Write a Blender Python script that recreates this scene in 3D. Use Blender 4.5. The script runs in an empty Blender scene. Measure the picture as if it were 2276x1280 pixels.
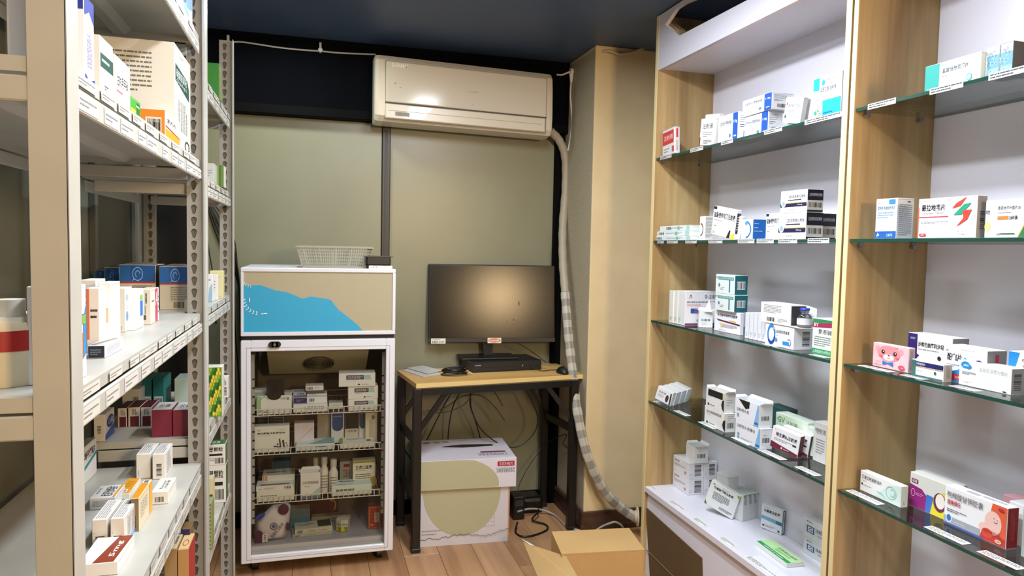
import bpy, bmesh, math, random
from mathutils import Vector, Matrix
random.seed(7)
S = bpy.context.scene
COL = S.collection
# ---------------------------------------------------------------- camera
CF = 1566.2; CH = 1.355
_y, _p, _r = (math.radians(a) for a in (15.766, -3.284, 1.167))
FW = Vector((math.sin(_y)*math.cos(_p), math.cos(_y)*math.cos(_p), math.sin(_p)))
RT0 = Vector((math.cos(_y), -math.sin(_y), 0)); UP0 = RT0.cross(FW)
RT = math.cos(_r)*RT0 + math.sin(_r)*UP0
UP = -math.sin(_r)*RT0 + math.cos(_r)*UP0
CO = Vector((0, 0, CH))
cd = bpy.data.cameras.new('camera'); cam = bpy.data.objects.new('camera', cd); COL.objects.link(cam)
cd.sensor_width = 36; cd.lens = CF/2276*36; cd.clip_start = .02
M = Matrix((RT, UP, -FW)).transposed().to_4x4(); M.translation = CO
cam.matrix_world = M
S.camera = cam
# ---------------------------------------------------------------- light and exposure
S.view_settings.view_transform = 'Standard'; S.view_settings.look = 'None'
S.view_settings.gamma = 1; S.view_settings.use_curve_mapping = False
S.view_settings.exposure = -0.52
w = bpy.data.worlds.new('world'); S.world = w; w.use_nodes = True
w.node_tree.nodes['Background'].inputs[0].default_value = (.5, .55, .65, 1)
w.node_tree.nodes['Background'].inputs[1].default_value = .45
def area(name, loc, size, power, col, target=None):
    l = bpy.data.lights.new(name, 'AREA'); l.shape = 'RECTANGLE'; l.size, l.size_y = size
    l.energy = power; l.color = col
    o = bpy.data.objects.new(name, l); COL.objects.link(o); o.location = loc
    if target is not None:
        o.rotation_euler = (Vector(target)-Vector(loc)).to_track_quat('-Z', 'Y').to_euler()
    return o
area('ceiling_tube_light', (.68, 1.75, 2.26), (.14, 1.0), 50, (.86, .92, 1))
area('ceiling_tube_light', (.28, 1.15, 2.26), (.14, 1.0), 37, (.86, .92, 1))
area('ceiling_panel_light', (.2, -.4, 2.27), (.5, .5), 16, (.93, .96, 1))
area('warm_room_light', (1.2, -1.1, 1.75), (.35, .35), 66, (1, .69, .36), (.5, 3.2, 1.1))
area('corner_light', (-.12, 3.02, 2.27), (.16, .16), 11.0, (.92, 1, .95))
# ---------------------------------------------------------------- pixel helpers (2276x1280)
def ray(px, py): return FW + RT*((px-1138)/CF) - UP*((py-640)/CF)
def on(ax, px, py, v):
    r = ray(px, py); return CO + r*((v-CO[ax])/r[ax])
def onX(px, py, v): return on(0, px, py, v)
def onY(px, py, v): return on(1, px, py, v)
def onZ(px, py, v): return on(2, px, py, v)
def proj(P):
    d = Vector(P)-CO; z = d.dot(FW); return 1138+CF*d.dot(RT)/z, 640-CF*d.dot(UP)/z
def tpx(A, D, px):
    a = Vector(A)-CO; D = Vector(D)
    return ((px-1138)*a.dot(FW)-CF*a.dot(RT))/(CF*D.dot(RT)-(px-1138)*D.dot(FW))
def tpy(A, D, py):
    a = Vector(A)-CO; D = Vector(D)
    return ((640-py)*a.dot(FW)-CF*a.dot(UP))/(CF*D.dot(UP)-(640-py)*D.dot(FW))
# ---------------------------------------------------------------- materials
def lin(h):
    if not isinstance(h, str): return tuple(h)+(1,)
    h = h.lstrip('#'); h = ''.join(c*2 for c in h) if len(h) == 3 else h; o = []
    for i in (0, 2, 4):
        c = int(h[i:i+2], 16)/255; o.append(c/12.92 if c <= .04045 else ((c+.055)/1.055)**2.4)
    return (*o, 1)
_m = {}
def mat(h, rough=.5, metal=0, emit=0, spec=.5, coat=0):
    k = (h, rough, metal, emit, spec, coat)
    if k in _m: return _m[k]
    m = bpy.data.materials.new('paint_'+str(h).strip('#')); m.use_nodes = True
    b = m.node_tree.nodes['Principled BSDF']
    b.inputs['Base Color'].default_value = lin(h); b.inputs['Roughness'].default_value = rough
    b.inputs['Metallic'].default_value = metal; b.inputs['Specular IOR Level'].default_value = spec
    b.inputs['Coat Weight'].default_value = coat
    if emit: b.inputs['Emission Color'].default_value = lin(h); b.inputs['Emission Strength'].default_value = emit
    _m[k] = m; return m
def nodes(name):
    m = bpy.data.materials.new(name); m.use_nodes = True; nt = m.node_tree
    return m, nt, nt.nodes['Principled BSDF'], lambda t: nt.nodes.new('ShaderNode'+t)
def wood(name, c0, c1, axis, scale=1.0, rough=.45, ring=.5):
    m, nt, b, N = nodes(name)
    tc = N('TexCoord'); oi = N('ObjectInfo'); mp = N('Mapping')
    sc = [26*scale]*3; sc[axis] = 1.1*scale; mp.inputs['Scale'].default_value = sc
    ad = N('VectorMath'); ad.operation = 'ADD'
    sx = N('CombineXYZ'); mu = N('Math'); mu.operation = 'MULTIPLY'; mu.inputs[1].default_value = 37
    nt.links.new(oi.outputs['Random'], mu.inputs[0])
    for i in range(3): nt.links.new(mu.outputs[0], sx.inputs[i])
    nt.links.new(tc.outputs['Object'], ad.inputs[0]); nt.links.new(sx.outputs[0], ad.inputs[1])
    nt.links.new(ad.outputs[0], mp.inputs[0])
    n1 = N('TexNoise'); n1.inputs['Scale'].default_value = 1; n1.inputs['Detail'].default_value = 6; n1.inputs['Distortion'].default_value = .6
    nt.links.new(mp.outputs[0], n1.inputs['Vector'])
    mp2 = N('Mapping'); sc2 = [7*scale]*3; sc2[axis] = .8*scale; mp2.inputs['Scale'].default_value = sc2
    nt.links.new(ad.outputs[0], mp2.inputs[0])
    n2 = N('TexNoise'); n2.inputs['Scale'].default_value = 1; n2.inputs['Detail'].default_value = 3; n2.inputs['Distortion'].default_value = 1.5
    nt.links.new(mp2.outputs[0], n2.inputs['Vector'])
    mx = N('Math'); mx.operation = 'MULTIPLY_ADD'; mx.inputs[1].default_value = ring
    nt.links.new(n2.outputs['Fac'], mx.inputs[0]); 
    m3 = N('Math'); m3.operation = 'MULTIPLY'; m3.inputs[1].default_value = 1-ring
    nt.links.new(n1.outputs['Fac'], m3.inputs[0]); nt.links.new(m3.outputs[0], mx.inputs[2])
    r = N('ValToRGB'); r.color_ramp.elements[0].position = .34; r.color_ramp.elements[1].position = .66
    r.color_ramp.elements[0].color = lin(c0); r.color_ramp.elements[1].color = lin(c1)
    nt.links.new(mx.outputs[0], r.inputs[0]); nt.links.new(r.outputs[0], b.inputs['Base Color'])
    b.inputs['Roughness'].default_value = rough
    bp = N('Bump'); bp.inputs['Strength'].default_value = .08; bp.inputs['Distance'].default_value = .002
    nt.links.new(n1.outputs['Fac'], bp.inputs['Height']); nt.links.new(bp.outputs[0], b.inputs['Normal'])
    return m
def noisy(name, c0, c1, scale=8, rough=.5, bump=0, bscale=200, spec=.5, metal=0):
    m, nt, b, N = nodes(name)
    tc = N('TexCoord'); n1 = N('TexNoise'); n1.inputs['Scale'].default_value = scale; n1.inputs['Detail'].default_value = 4
    nt.links.new(tc.outputs['Object'], n1.inputs['Vector'])
    r = N('ValToRGB'); r.color_ramp.elements[0].position = .3; r.color_ramp.elements[1].position = .7
    r.color_ramp.elements[0].color = lin(c0); r.color_ramp.elements[1].color = lin(c1)
    nt.links.new(n1.outputs['Fac'], r.inputs[0]); nt.links.new(r.outputs[0], b.inputs['Base Color'])
    b.inputs['Roughness'].default_value = rough; b.inputs['Specular IOR Level'].default_value = spec; b.inputs['Metallic'].default_value = metal
    if bump:
        n2 = N('TexNoise'); n2.inputs['Scale'].default_value = bscale; n2.inputs['Detail'].default_value = 3
        nt.links.new(tc.outputs['Object'], n2.inputs['Vector'])
        bp = N('Bump'); bp.inputs['Strength'].default_value = bump; bp.inputs['Distance'].default_value = .002
        nt.links.new(n2.outputs['Fac'], bp.inputs['Height']); nt.links.new(bp.outputs[0], b.inputs['Normal'])
    return m
def glass(name, tint, ior=1.45, refl=1.0):
    m = bpy.data.materials.new(name); m.use_nodes = True; nt = m.node_tree; nt.nodes.clear()
    N = lambda t: nt.nodes.new('ShaderNode'+t)
    o = N('OutputMaterial'); mx = N('MixShader'); t = N('BsdfTransparent'); g = N('BsdfGlossy'); fr = N('Fresnel')
    t.inputs[0].default_value = lin(tint); g.inputs['Roughness'].default_value = .03; fr.inputs[0].default_value = ior
    mu = N('Math'); mu.operation = 'MULTIPLY'; mu.inputs[1].default_value = refl
    nt.links.new(fr.outputs[0], mu.inputs[0])
    nt.links.new(mu.outputs[0], mx.inputs[0]); nt.links.new(t.outputs[0], mx.inputs[1]); nt.links.new(g.outputs[0], mx.inputs[2])
    nt.links.new(mx.outputs[0], o.inputs[0]); return m
WOOD = wood('oak_veneer', '#967649', '#c6aa77', 2, 1.0, .5)
WOOD_EDGE = wood('oak_edge_band', '#e3cf98', '#efdcaa', 2, .5, .5)
WOOD_DESK = wood('desk_laminate', '#cf9d55', '#e5bd7b', 0, 1.0, .35)
FLOOR_W = wood('floor_laminate', '#9c7250', '#c69a70', 1, .8, .38)
DARKW = wood('baseboard_wood', '#33211a', '#4f382b', 1, .8, .4)
WALLP = noisy('wall_panel_coating', '#80806a', '#87866f', 3, .33, .03, 60)
BLACKW = noisy('black_wall_paint', '#07080c', '#0a0c11', 4, .8, .05, 60, .03)
CEILM = noisy('charcoal_ceiling_paint', '#3b4f6d', '#435977', 3, .5, .05)
COLP = noisy('cream_column_paint', '#d2bf96', '#dcc9a0', 6, .8, .35, 150)
COLG = noisy('textured_wall_paper', '#ab9f84', '#b8ac92', 60, .85, .5, 120)
RACKS = noisy('rack_paint_shaded', '#94918a', '#9c9992', 10, .42)  # rack paint darkened, shade on the slotted flanges put into the colour
RACKM = noisy('rack_paint', '#b2b0a7', '#bab8af', 10, .38)
WHITEB = noisy('white_melamine', '#dddae4', '#e2dfe8', 2, .35, .02)
BLKM = mat('#0b0b0c', .4); BLKP = mat('#121314', .45)
CARD = noisy('kraft_cardboard', '#b8945f', '#c19d68', 5, .8, .1, 90)
CARDD = noisy('brown_board', '#5e482c', '#634d30', 5, .75)
GLS = glass('shelf_glass', '#f3f8f5', 1.45, .9); GEDGE = mat('#21483c', .15, 0, 0, .6)
GDOOR = glass('door_glass', '#f4f4f0', 1.4, .6)
PLASTIC = mat('#e9e8e6', .3); CHROME = mat('#b5b5b5', .25, 1)
# ---------------------------------------------------------------- mesh builder
class MB:
    def __init__(s): s.v = []; s.f = []; s.m = []; s.ms = []; s.sm = []
    def mi(s, m):
        if m not in s.ms: s.ms.append(m)
        return s.ms.index(m)
    def add(s, vs, fs, m, smooth=False):
        o = len(s.v); s.v += [tuple(v) for v in vs]; k = s.mi(m)
        for f in fs: s.f.append([o+i for i in f]); s.m.append(k); s.sm.append(smooth)
    def quad(s, a, b, c, d, m): s.add([a, b, c, d], [(0, 1, 2, 3)], m)
    def box(s, x0, y0, z0, x1, y1, z1, m, ch=0):
        x0, x1 = min(x0, x1), max(x0, x1); y0, y1 = min(y0, y1), max(y0, y1); z0, z1 = min(z0, z1), max(z0, z1)
        if not ch:
            vs = [(x, y, z) for z in (z0, z1) for y in (y0, y1) for x in (x0, x1)]
            s.add(vs, [(0, 2, 3, 1), (4, 5, 7, 6), (0, 1, 5, 4), (2, 6, 7, 3), (0, 4, 6, 2), (1, 3, 7, 5)], m); return
        c = min(ch, (x1-x0)*.45, (y1-y0)*.45, (z1-z0)*.45)
        b = bmesh.new(); bmesh.ops.create_cube(b, size=1)
        for v in b.verts:
            v.co.x = x1 if v.co.x > 0 else x0; v.co.y = y1 if v.co.y > 0 else y0; v.co.z = z1 if v.co.z > 0 else z0
        bmesh.ops.bevel(b, geom=list(b.edges), offset=c, segments=1 if c < .004 else 2, affect='EDGES', profile=.5)
        s.addbm(b, m)
    def addbm(s, b, m, smooth=False):
        b.verts.index_update(); s.add([v.co.copy() for v in b.verts], [[v.index for v in f.verts] for f in b.faces], m, smooth); b.free()
    def bar(s, a, b, w, h, m, up=(0, 0, 1)):
        a, b = Vector(a), Vector(b); d = (b-a).normalized(); u = Vector(up)
        if abs(d.dot(u)) > .98: u = Vector((0, 1, 0))
        r = d.cross(u).normalized(); u = r.cross(d)
        vs = [p+r*(i*w/2)+u*(j*h/2) for p in (a, b) for i, j in ((-1, -1), (1, -1), (1, 1), (-1, 1))]
        s.add(vs, [(3, 2, 1, 0), (4, 5, 6, 7), (0, 1, 5, 4), (1, 2, 6, 5), (2, 3, 7, 6), (3, 0, 4, 7)], m)
    def cyl(s, a, b, r0, m, r1=None, n=16, cap=True):
        a, b = Vector(a), Vector(b); r1 = r0 if r1 is None else r1; d = (b-a).normalized()
        u = d.orthogonal().normalized(); w = d.cross(u)
        vs = [p+(u*math.cos(t)+w*math.sin(t))*r for p, r in ((a, r0), (b, r1)) for t in [2*math.pi*i/n for i in range(n)]]
        s.add(vs, [(i, (i+1) % n, n+(i+1) % n, n+i) for i in range(n)], m, True)
        if cap: s.add(vs, [list(range(n))[::-1], list(range(n, 2*n))], m)
    def lathe(s, o, prof, m, n=20):
        o = Vector(o); vs = []
        for r, z in prof: vs += [o+Vector((r*math.cos(2*math.pi*i/n), r*math.sin(2*math.pi*i/n), z)) for i in range(n)]
        fs = [(k*n+i, k*n+(i+1) % n, (k+1)*n+(i+1) % n, (k+1)*n+i) for k in range(len(prof)-1) for i in range(n)]
        s.add(vs, fs, m, True); s.add(vs[:n], [list(range(n))[::-1]], m); s.add(vs[-n:], [list(range(n))], m)
    def prism(s, pts, ext, m):
        pts = [Vector(p) for p in pts]; e = Vector(ext); n = len(pts)
        nrm = sum(((pts[i]-pts[0]).cross(pts[(i+1) % n]-pts[0]) for i in range(1, n-1)), Vector())
        if nrm.dot(e) > 0: pts = pts[::-1]
        s.add(pts+[p+e for p in pts], [list(range(n)), list(range(2*n-1, n-1, -1))]+[(i, n+i, n+(i+1) % n, (i+1) % n) for i in range(n)], m)
    def tube(s, pts, r, m, n=8, sub=6):
        pts = smooth(pts, sub); vs = []; u = None
        for i, p in enumerate(pts):
            d = (pts[min(i+1, len(pts)-1)]-pts[max(i-1, 0)]).normalized()
            u = (d.orthogonal() if u is None else u-d*u.dot(d)).normalized(); w = d.cross(u)
            vs += [p+(u*math.cos(2*math.pi*k/n)+w*math.sin(2*math.pi*k/n))*r for k in range(n)]
        L = len(pts)
        s.add(vs, [(i*n+k, i*n+(k+1) % n, (i+1)*n+(k+1) % n, (i+1)*n+k) for i in range(L-1) for k in range(n)], m, True)
        s.add(vs[:n], [list(range(n))[::-1]], m); s.add(vs[-n:], [list(range(n))], m)
    def build(s, name, parent=None, label=None, cat=None, group=None, kind=None):
        me = bpy.data.meshes.new(name); me.from_pydata(s.v, [], s.f)
        for m in s.ms: me.materials.append(m)
        me.polygons.foreach_set('material_index', s.m); me.polygons.foreach_set('use_smooth', s.sm); me.update()
        o = bpy.data.objects.new(name, me); COL.objects.link(o)
        # origin at the centre of the base
        xs, ys, zs = zip(*s.v); c = Vector(((min(xs)+max(xs))/2, (min(ys)+max(ys))/2, min(zs)))
        me.transform(Matrix.Translation(-c)); o.location = c
        if parent is not None:
            o.parent = parent; o.matrix_parent_inverse = wm(parent).inverted()
        tag(o, label, cat, group, kind); return o
def wm(o):
    m = Matrix.LocRotScale(o.location, o.rotation_euler, o.scale)
    return wm(o.parent) @ o.matrix_parent_inverse @ m if o.parent else m
def tag(o, label=None, cat=None, group=None, kind=None):
    for k, v in (('label', label), ('category', cat), ('group', group), ('kind', kind)):
        if v: o[k] = v
def smooth(pts, sub):
    P = [Vector(p) for p in pts]
    if len(P) < 3 or sub < 2: return P
    P = [2*P[0]-P[1]]+P+[2*P[-1]-P[-2]]; out = []
    for i in range(1, len(P)-2):
        a, b, c, d = P[i-1:i+3]
        for k in range(sub):
            t = k/sub
            out.append(.5*((2*b)+(c-a)*t+(2*a-5*b+4*c-d)*t*t+(3*b-a-3*c+d)*t**3))
    out.append(P[-2]); return out
def empty(name, loc, label=None, cat=None, group=None, kind=None):
    o = bpy.data.objects.new(name, None); COL.objects.link(o); o.location = loc; o.empty_display_size = .1
    tag(o, label, cat, group, kind); return o
def one(fn, name, parent=None, **k):
    b = MB(); fn(b); return b.build(name, parent, **k)
def bx(name, parent, x0, y0, z0, x1, y1, z1, m, ch=0, **k):
    b = MB(); b.box(x0, y0, z0, x1, y1, z1, m, ch); return b.build(name, parent, **k)
# text outlines, cached and normalised to 0..1
_t = {}
def glyphs(txt, bold=False, res=1):
    k = (txt, bold)
    if k in _t: return _t[k]
    cu = bpy.data.curves.new('lettering', 'FONT'); cu.body = txt; cu.resolution_u = res; cu.fill_mode = 'FRONT'
    if bold: cu.offset = .018
    ob = bpy.data.objects.new('lettering', cu); COL.objects.link(ob)
    dg = bpy.context.evaluated_depsgraph_get(); me = ob.evaluated_get(dg).to_mesh()
    v = [(p.co.x, p.co.y) for p in me.vertices]; f = [list(p.vertices) for p in me.polygons]
    ob.evaluated_get(dg).to_mesh_clear(); bpy.data.objects.remove(ob); bpy.data.curves.remove(cu)
    if not v: v, f = [(0, 0), (1, 0), (1, 1)], [[0, 1, 2]]
    x0, x1 = min(a for a, b in v), max(a for a, b in v); y0, y1 = min(b for a, b in v), max(b for a, b in v)
    v = [((a-x0)/(x1-x0 or 1), (b-y0)/(y1-y0 or 1)) for a, b in v]
    _t[k] = (v, f); return _t[k]
# prints drawn as flat ink on a rectangle given by origin O, U vector, V vector, normal N
def ink(mb, O, U, V, N, items, rough=.5):
    lay = 0
    for it in items:
        lay += 1; off = N*(.00025+.00012*lay); k = it[0]
        pt = lambda u, v: O+U*u+V*v+off
        if k == 'r':
            u0, v0, u1, v1, c = it[1:6]; mb.quad(pt(u0, v0), pt(u1, v0), pt(u1, v1), pt(u0, v1), mat(c, rough))
        elif k == 'p': mb.add([pt(u, v) for u, v in it[1]], [list(range(len(it[1])))], mat(it[2], rough))
        elif k == 'e':
            u, v, ru, rv, c = it[1:6]; n = 20
            mb.add([pt(u+ru*math.cos(6.2832*i/n), v+rv*math.sin(6.2832*i/n)) for i in range(n)], [list(range(n))], mat(c, rough))
        elif k == 'o':   # ring arc u,v,ru,rv,thickness,a0,a1,col
            u, v, ru, rv, th, a0, a1, c = it[1:9]; n = 20; vs = []
            for i in range(n+1):
                a = math.radians(a0+(a1-a0)*i/n)
                vs += [pt(u+ru*math.cos(a), v+rv*math.sin(a)), pt(u+ru*(1-th)*math.cos(a), v+rv*(1-th)*math.sin(a))]
            mb.add(vs, [(2*i+1, 2*i, 2*i+2, 2*i+3) for i in range(n)], mat(c, rough))
        elif k == 't':
            u0, v0, u1, v1, s, c = it[1:7]; rot = it[7] if len(it) > 7 else 0
            gv, gf = glyphs(s, len(it) > 8 and it[8])
            def tr(a, b):
                if rot == 90: a, b = 1-b, a
                elif rot == 180: a, b = 1-a, 1-b
                elif rot == -90: a, b = b, 1-a
                return pt(u0+(u1-u0)*a, v0+(v1-v0)*b)
            mb.add([tr(a, b) for a, b in gv], gf, mat(c, rough))
        elif k == 'b':   # barcode
            u0, v0, u1, v1 = it[1:5]; vert = len(it) > 5 and it[5]; m = mat('#1c1c1e', rough)
            if len(it) > 6: mb.quad(pt(u0-.02, v0-.03), pt(u1+.02, v0-.03), pt(u1+.02, v1+.03), pt(u0-.02, v1+.03), mat('#f2f2f0', rough)); off = off+N*.00012
            n = 15; x = 0; rr = random.Random(5)
            while x < n:
                wd = rr.choice((.4, .4, .7, 1)); a, b = x/n, min(1, (x+wd)/n); x += wd+rr.choice((.35, .5, .8))
                if vert: mb.quad(pt(u0, v0+(v1-v0)*a), pt(u1, v0+(v1-v0)*a), pt(u1, v0+(v1-v0)*b), pt(u0, v0+(v1-v0)*b), m)
                else: mb.quad(pt(u0+(u1-u0)*a, v0), pt(u0+(u1-u0)*b, v0), pt(u0+(u1-u0)*b, v1), pt(u0+(u1-u0)*a, v1), m)
        elif k == 'l':   # lines of small print
            u0, v0, u1, v1, n, c = it[1:7]; vert = len(it) > 7 and it[7]; rr = random.Random(int(u0*97+v0*31+n)); m = mat(c, rough)
            for i in range(n):
                a = (i+.25)/n; b = (i+.62)/n; end = 1 if i < n-1 else rr.uniform(.4, .9); x = 0
                while x < end:
                    wd = rr.uniform(.05, .16); x2 = min(end, x+wd)
                    if vert: mb.quad(pt(u0+(u1-u0)*a, v0+(v1-v0)*x), pt(u0+(u1-u0)*b, v0+(v1-v0)*x), pt(u0+(u1-u0)*b, v0+(v1-v0)*x2), pt(u0+(u1-u0)*a, v0+(v1-v0)*x2), m)
                    else: mb.quad(pt(u0+(u1-u0)*x, v1-(v1-v0)*b), pt(u0+(u1-u0)*x2, v1-(v1-v0)*b), pt(u0+(u1-u0)*x2, v1-(v1-v0)*a), pt(u0+(u1-u0)*x, v1-(v1-v0)*a), m)
                    x = x2+rr.uniform(.012, .03)
# a printed carton in local space: x right along the front, y into depth, z up
def carton(P, yaw, w, d, h, body='#eeeeea', F=(), R=(), L=(), T=(), lean=0, tip=0, name='medicine_box',
           label=None, cat='box', group=None, openf=None, side=None, top=None):
    mb = MB(); m = mat(body, .5)
    x0 = 0
    if openf == 'top':
        t = .0012; inn = mat('#8d8a80', .8)
        mb.box(0, 0, 0, w, d, t, m); mb.box(0, 0, t, w, t, h, m); mb.box(0, d-t, t, w, d, h, m)
        mb.box(0, t, t, t, d-t, h, m); mb.box(w-t, t, t, w, d-t, h, m)
        mb.box(t, t, t, w-t, d-t, h*.72, inn)
        mb.prism([(0, d, h), (w, d, h), (w*.93, d+.006, h+.010), (w*.07, d+.006, h+.010)], (0, .0012, 0), m)
        mb.prism([(w, .002, h), (w, d-.002, h), (w+.010, d*.85, h+.006), (w+.010, d*.15, h+.006)], (0, 0, .0012), m)
        mb.prism([(0, .002, h), (0, d-.002, h), (-.008, d*.85, h+.006), (-.008, d*.15, h+.006)], (0, 0, .0012), m)
    else:
        mb.box(0, 0, 0, w, d, h, m, .0009)
        # tuck-flap seams of the carton ends
        sm = mat('#a9a7a0', .7)
        for xx, nx in ((w, 1), (0, -1)):
            e = xx+nx*.0002; z = h-min(.004, h*.15)
            q = [(e, d*.04, z), (e, d*.96, z), (e, d*.96, z+.0007), (e, d*.04, z+.0007)]
            mb.quad(*(q if nx > 0 else q[::-1]), sm)
    X, Y, Z = Vector((1, 0, 0)), Vector((0, 1, 0)), Vector((0, 0, 1)); V3 = Vector
    if side: R = [('r', 0, 0, 1, 1, side)]+list(R)
    if top: T = [('r', 0, 0, 1, 1, top)]+list(T)
    c = .001
    ink(mb, V3((c, 0, c)), X*(w-2*c), Z*(h-2*c), -Y, F)
    ink(mb, V3((w, c, c)), Y*(d-2*c), Z*(h-2*c), X, R)
    ink(mb, V3((0, d-c, c)), -Y*(d-2*c), Z*(h-2*c), -X, L)
    ink(mb, V3((c, c, h)), X*(w-2*c), Y*(d-2*c), Z, T)
    me = bpy.data.meshes.new(name); me.from_pydata(mb.v, [], mb.f)
    for q in mb.ms: me.materials.append(q)
    me.polygons.foreach_set('material_index', mb.m); me.update()
    o = bpy.data.objects.new(name, me); COL.objects.link(o)
    # tilt: lean back about the front edge, tip sideways about the near corner
    Rm = Matrix.Rotation(math.radians(yaw), 4, 'Z')
    Lm = Matrix.Rotation(math.radians(-lean), 4, 'X')
    if tip > 0: Tm = Matrix.Translation((w, 0, 0)) @ Matrix.Rotation(math.radians(tip), 4, 'Y') @ Matrix.Translation((-w, 0, 0))
    else: Tm = Matrix.Rotation(math.radians(tip), 4, 'Y')
    o.matrix_world = Matrix.Translation(P) @ Rm @ Tm @ Lm
    tag(o, label, cat, group); return o
def dirs(yaw):
    a = math.radians(yaw); return Vector((math.cos(a), math.sin(a), 0)), Vector((-math.sin(a), math.cos(a), 0))
# place a carton from what the photo shows: bottom height z, columns of its front edges, row of its top left corner
def PB(z, pl, px0, px1, yt, d, label, yaw=-90, h=None, w=None, **k):
    ax, val = pl
    if ax == 'X': A = Vector((val, 0, z)); A = A+Vector((0, 1, 0))*tpx(A+Vector((0, 1, 0)), (0, 1, 0), px0)+Vector((0, 1, 0))
    elif ax == 'Y': A = Vector((0, val, z)); A = A+Vector((1, 0, 0))*tpx(A, (1, 0, 0), px0)
    else: A = onZ(px0, val, z)
    r, q = dirs(yaw)
    w = w or tpx(A, r, px1)
    if h is None: h = tpy(A, (0, 0, 1), yt)
    if d > 3: d = tpx(A+r*w, q, d)
    if d < .004 or w < .004 or h < .004 or d > .5 or w > .5 or h > .5: print('BADBOX', label, round(w, 3), round(d, 3), round(h, 3))
    d = min(max(d, .008), .4)
    o = carton(A, yaw, w, d, h, label=label, **k); o['top_z'] = z+h; return o
# ================================================================ setting
YW = 3.52; ZC = 2.30; XL = -.70; XRW = 1.60; YB = -2.6; YCOL = 3.10; XCOL = 1.256
# floor laid from single planks
fl = empty('floor', (.45, .5, 0), kind='structure')
bx('subfloor', fl, XL, YB, -.05, XRW, YW, -.012, mat('#4a3628', .8))
PW = .155; pm = {}
def plank(x0, y0, L, wd=PW):
    k = (round(L, 3), round(wd, 3))
    if k not in pm:
        b = MB(); b.box(-wd/2+.0006, -L/2+.0006, 0, wd/2-.0006, L/2-.0006, .012, FLOOR_W, .0012)
        me = bpy.data.meshes.new('plank'); me.from_pydata(b.v, [], b.f); me.materials.append(FLOOR_W); pm[k] = me
    o = bpy.data.objects.new('plank', pm[k]); COL.objects.link(o); o.parent = fl
    o.matrix_parent_inverse = wm(fl).inverted(); o.location = (x0+wd/2, y0+L/2, -.012)
i = 0; x = XL
while x < XRW-.01:
    wd = min(PW, XRW-x); y = 2.0-(i*.37) % .9
    while y < YW:
        L = min(.9, YW-y); plank(x, y, L, wd) if L > .02 else None; y += .9
    x += PW; i += 1
b = MB(); b.box(XL, YB, -.012, XRW, 1.05, 0, FLOOR_W); b.build('plank_field', fl, kind='stuff')
bx('ceiling', None, XL, YB, ZC, XRW, YW, ZC+.06, CEILM, kind='structure')
YBH = 3.44
def Xy(px, py=600): return onY(px, py, YW)[0]
wb = bx('wall_back', None, XL-.1, YW, 0, XRW+.1, YW+.08, ZC, BLACKW, kind='structure')
zt_ = onY(870, 277, YW)[2]; x1 = Xy(848, 400); x2 = Xy(866, 400); x3 = Xy(1229, 400); x4 = XCOL
bx('wall_panel', wb, Xy(418), YW-.012, .07, x1, YW, zt_, WALLP, .002)
bx('wall_panel', wb, x2, YW-.012, .07, x3, YW, zt_, WALLP, .002)
bx('bulkhead', wb, XL, YBH, zt_+.045, XCOL+.05, YW, ZC, BLACKW)
TRIM = mat('#2b2927', .4); TRIMB = mat('#050506', .7, 0, 0, .08)
bx('trim_1', None, Xy(418), YBH-.004, zt_, x4-.003, YW, zt_+.045, TRIMB, .003, kind='structure')
b = MB(); b.box(x1, YW-.028, .07, x2, YW, zt_, TRIM, .003); b.box(x1+.012, YW-.031, .07, x2-.012, YW-.028, zt_, mat('#3b3836', .5)); b.build('trim_2', kind='structure')
bx('trim_3', None, x3, YW-.04, 0, x4, YW, zt_+.03, TRIMB, .003, kind='structure')
bx('baseboard_back', None, XL, YW-.03, 0, x3, YW, .07, TRIMB, .003, kind='structure')
wl = bx('wall_left', None, XL-.1, YB, 0, XL, YW, ZC, noisy('left_wall_panel', '#6f6f60', '#78786a', 3, .5), kind='structure')
def Yx(px, py=500): return onX(px, py, XL+.01)[1]
def dark_window(name, pa, pb):
    ya, yb = Yx(pa), min(Yx(pb), YW)
    w_ = empty(name, (XL, (ya+yb)/2, .0), kind='structure')
    bx('pane', w_, XL, ya+.03, .05, XL+.006, yb-.03, 1.95, mat('#07080a', .25))
    for q0, q1, z0, z1 in ((ya, ya+.03, 0, 2), (yb-.03, yb, 0, 2), (ya+.03, yb-.03, 0, .05), (ya+.03, yb-.03, 1.95, 2)):
        bx('window_frame', w_, XL, q0, z0, XL+.02, q1, z1, mat('#5d5f5a', .4), .002)
dark_window('window_1', 205, 300); dark_window('window_2', 366, 398)
bx('trim_4', None, XL, YW-.02, 0, Xy(418), YW-.012, 1.9, mat('#0a0b0c', .4), kind='structure')
bx('wall_right', None, XRW, YB, 0, XRW+.1, YW, ZC, COLP, kind='structure')
bx('wall_front', None, XL-.1, YB-.1, 0, XRW+.1, YB, ZC, mat('#b8ac98', .8), kind='structure')
# column in the far right corner
b = MB(); b.box(XCOL, YCOL, 0, XRW, YW, ZC, COLP, .004)
col = b.build('wall_column', kind='structure')
bx('wallpaper', col, XCOL-.002, YCOL+.002, .1, XCOL, YW-.04, ZC-.02, COLG)
for nm, q in (('baseboard_column', (XCOL-.016, YCOL-.016, 0, XRW, YCOL, .095)), ('baseboard_corner', (XCOL-.016, YCOL, 0, XCOL-.002, YW-.04, .095))):
    b = MB(); b.box(*q, DARKW, .004); x0, y0, z0, xx, yy, zz = q; b.box(x0-.004, y0-.004, .0, xx, yy, .03, DARKW, .002)
    b.box(x0-.003, y0-.003, .078, xx, yy, .086, DARKW); b.build(nm, kind='structure')
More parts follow.
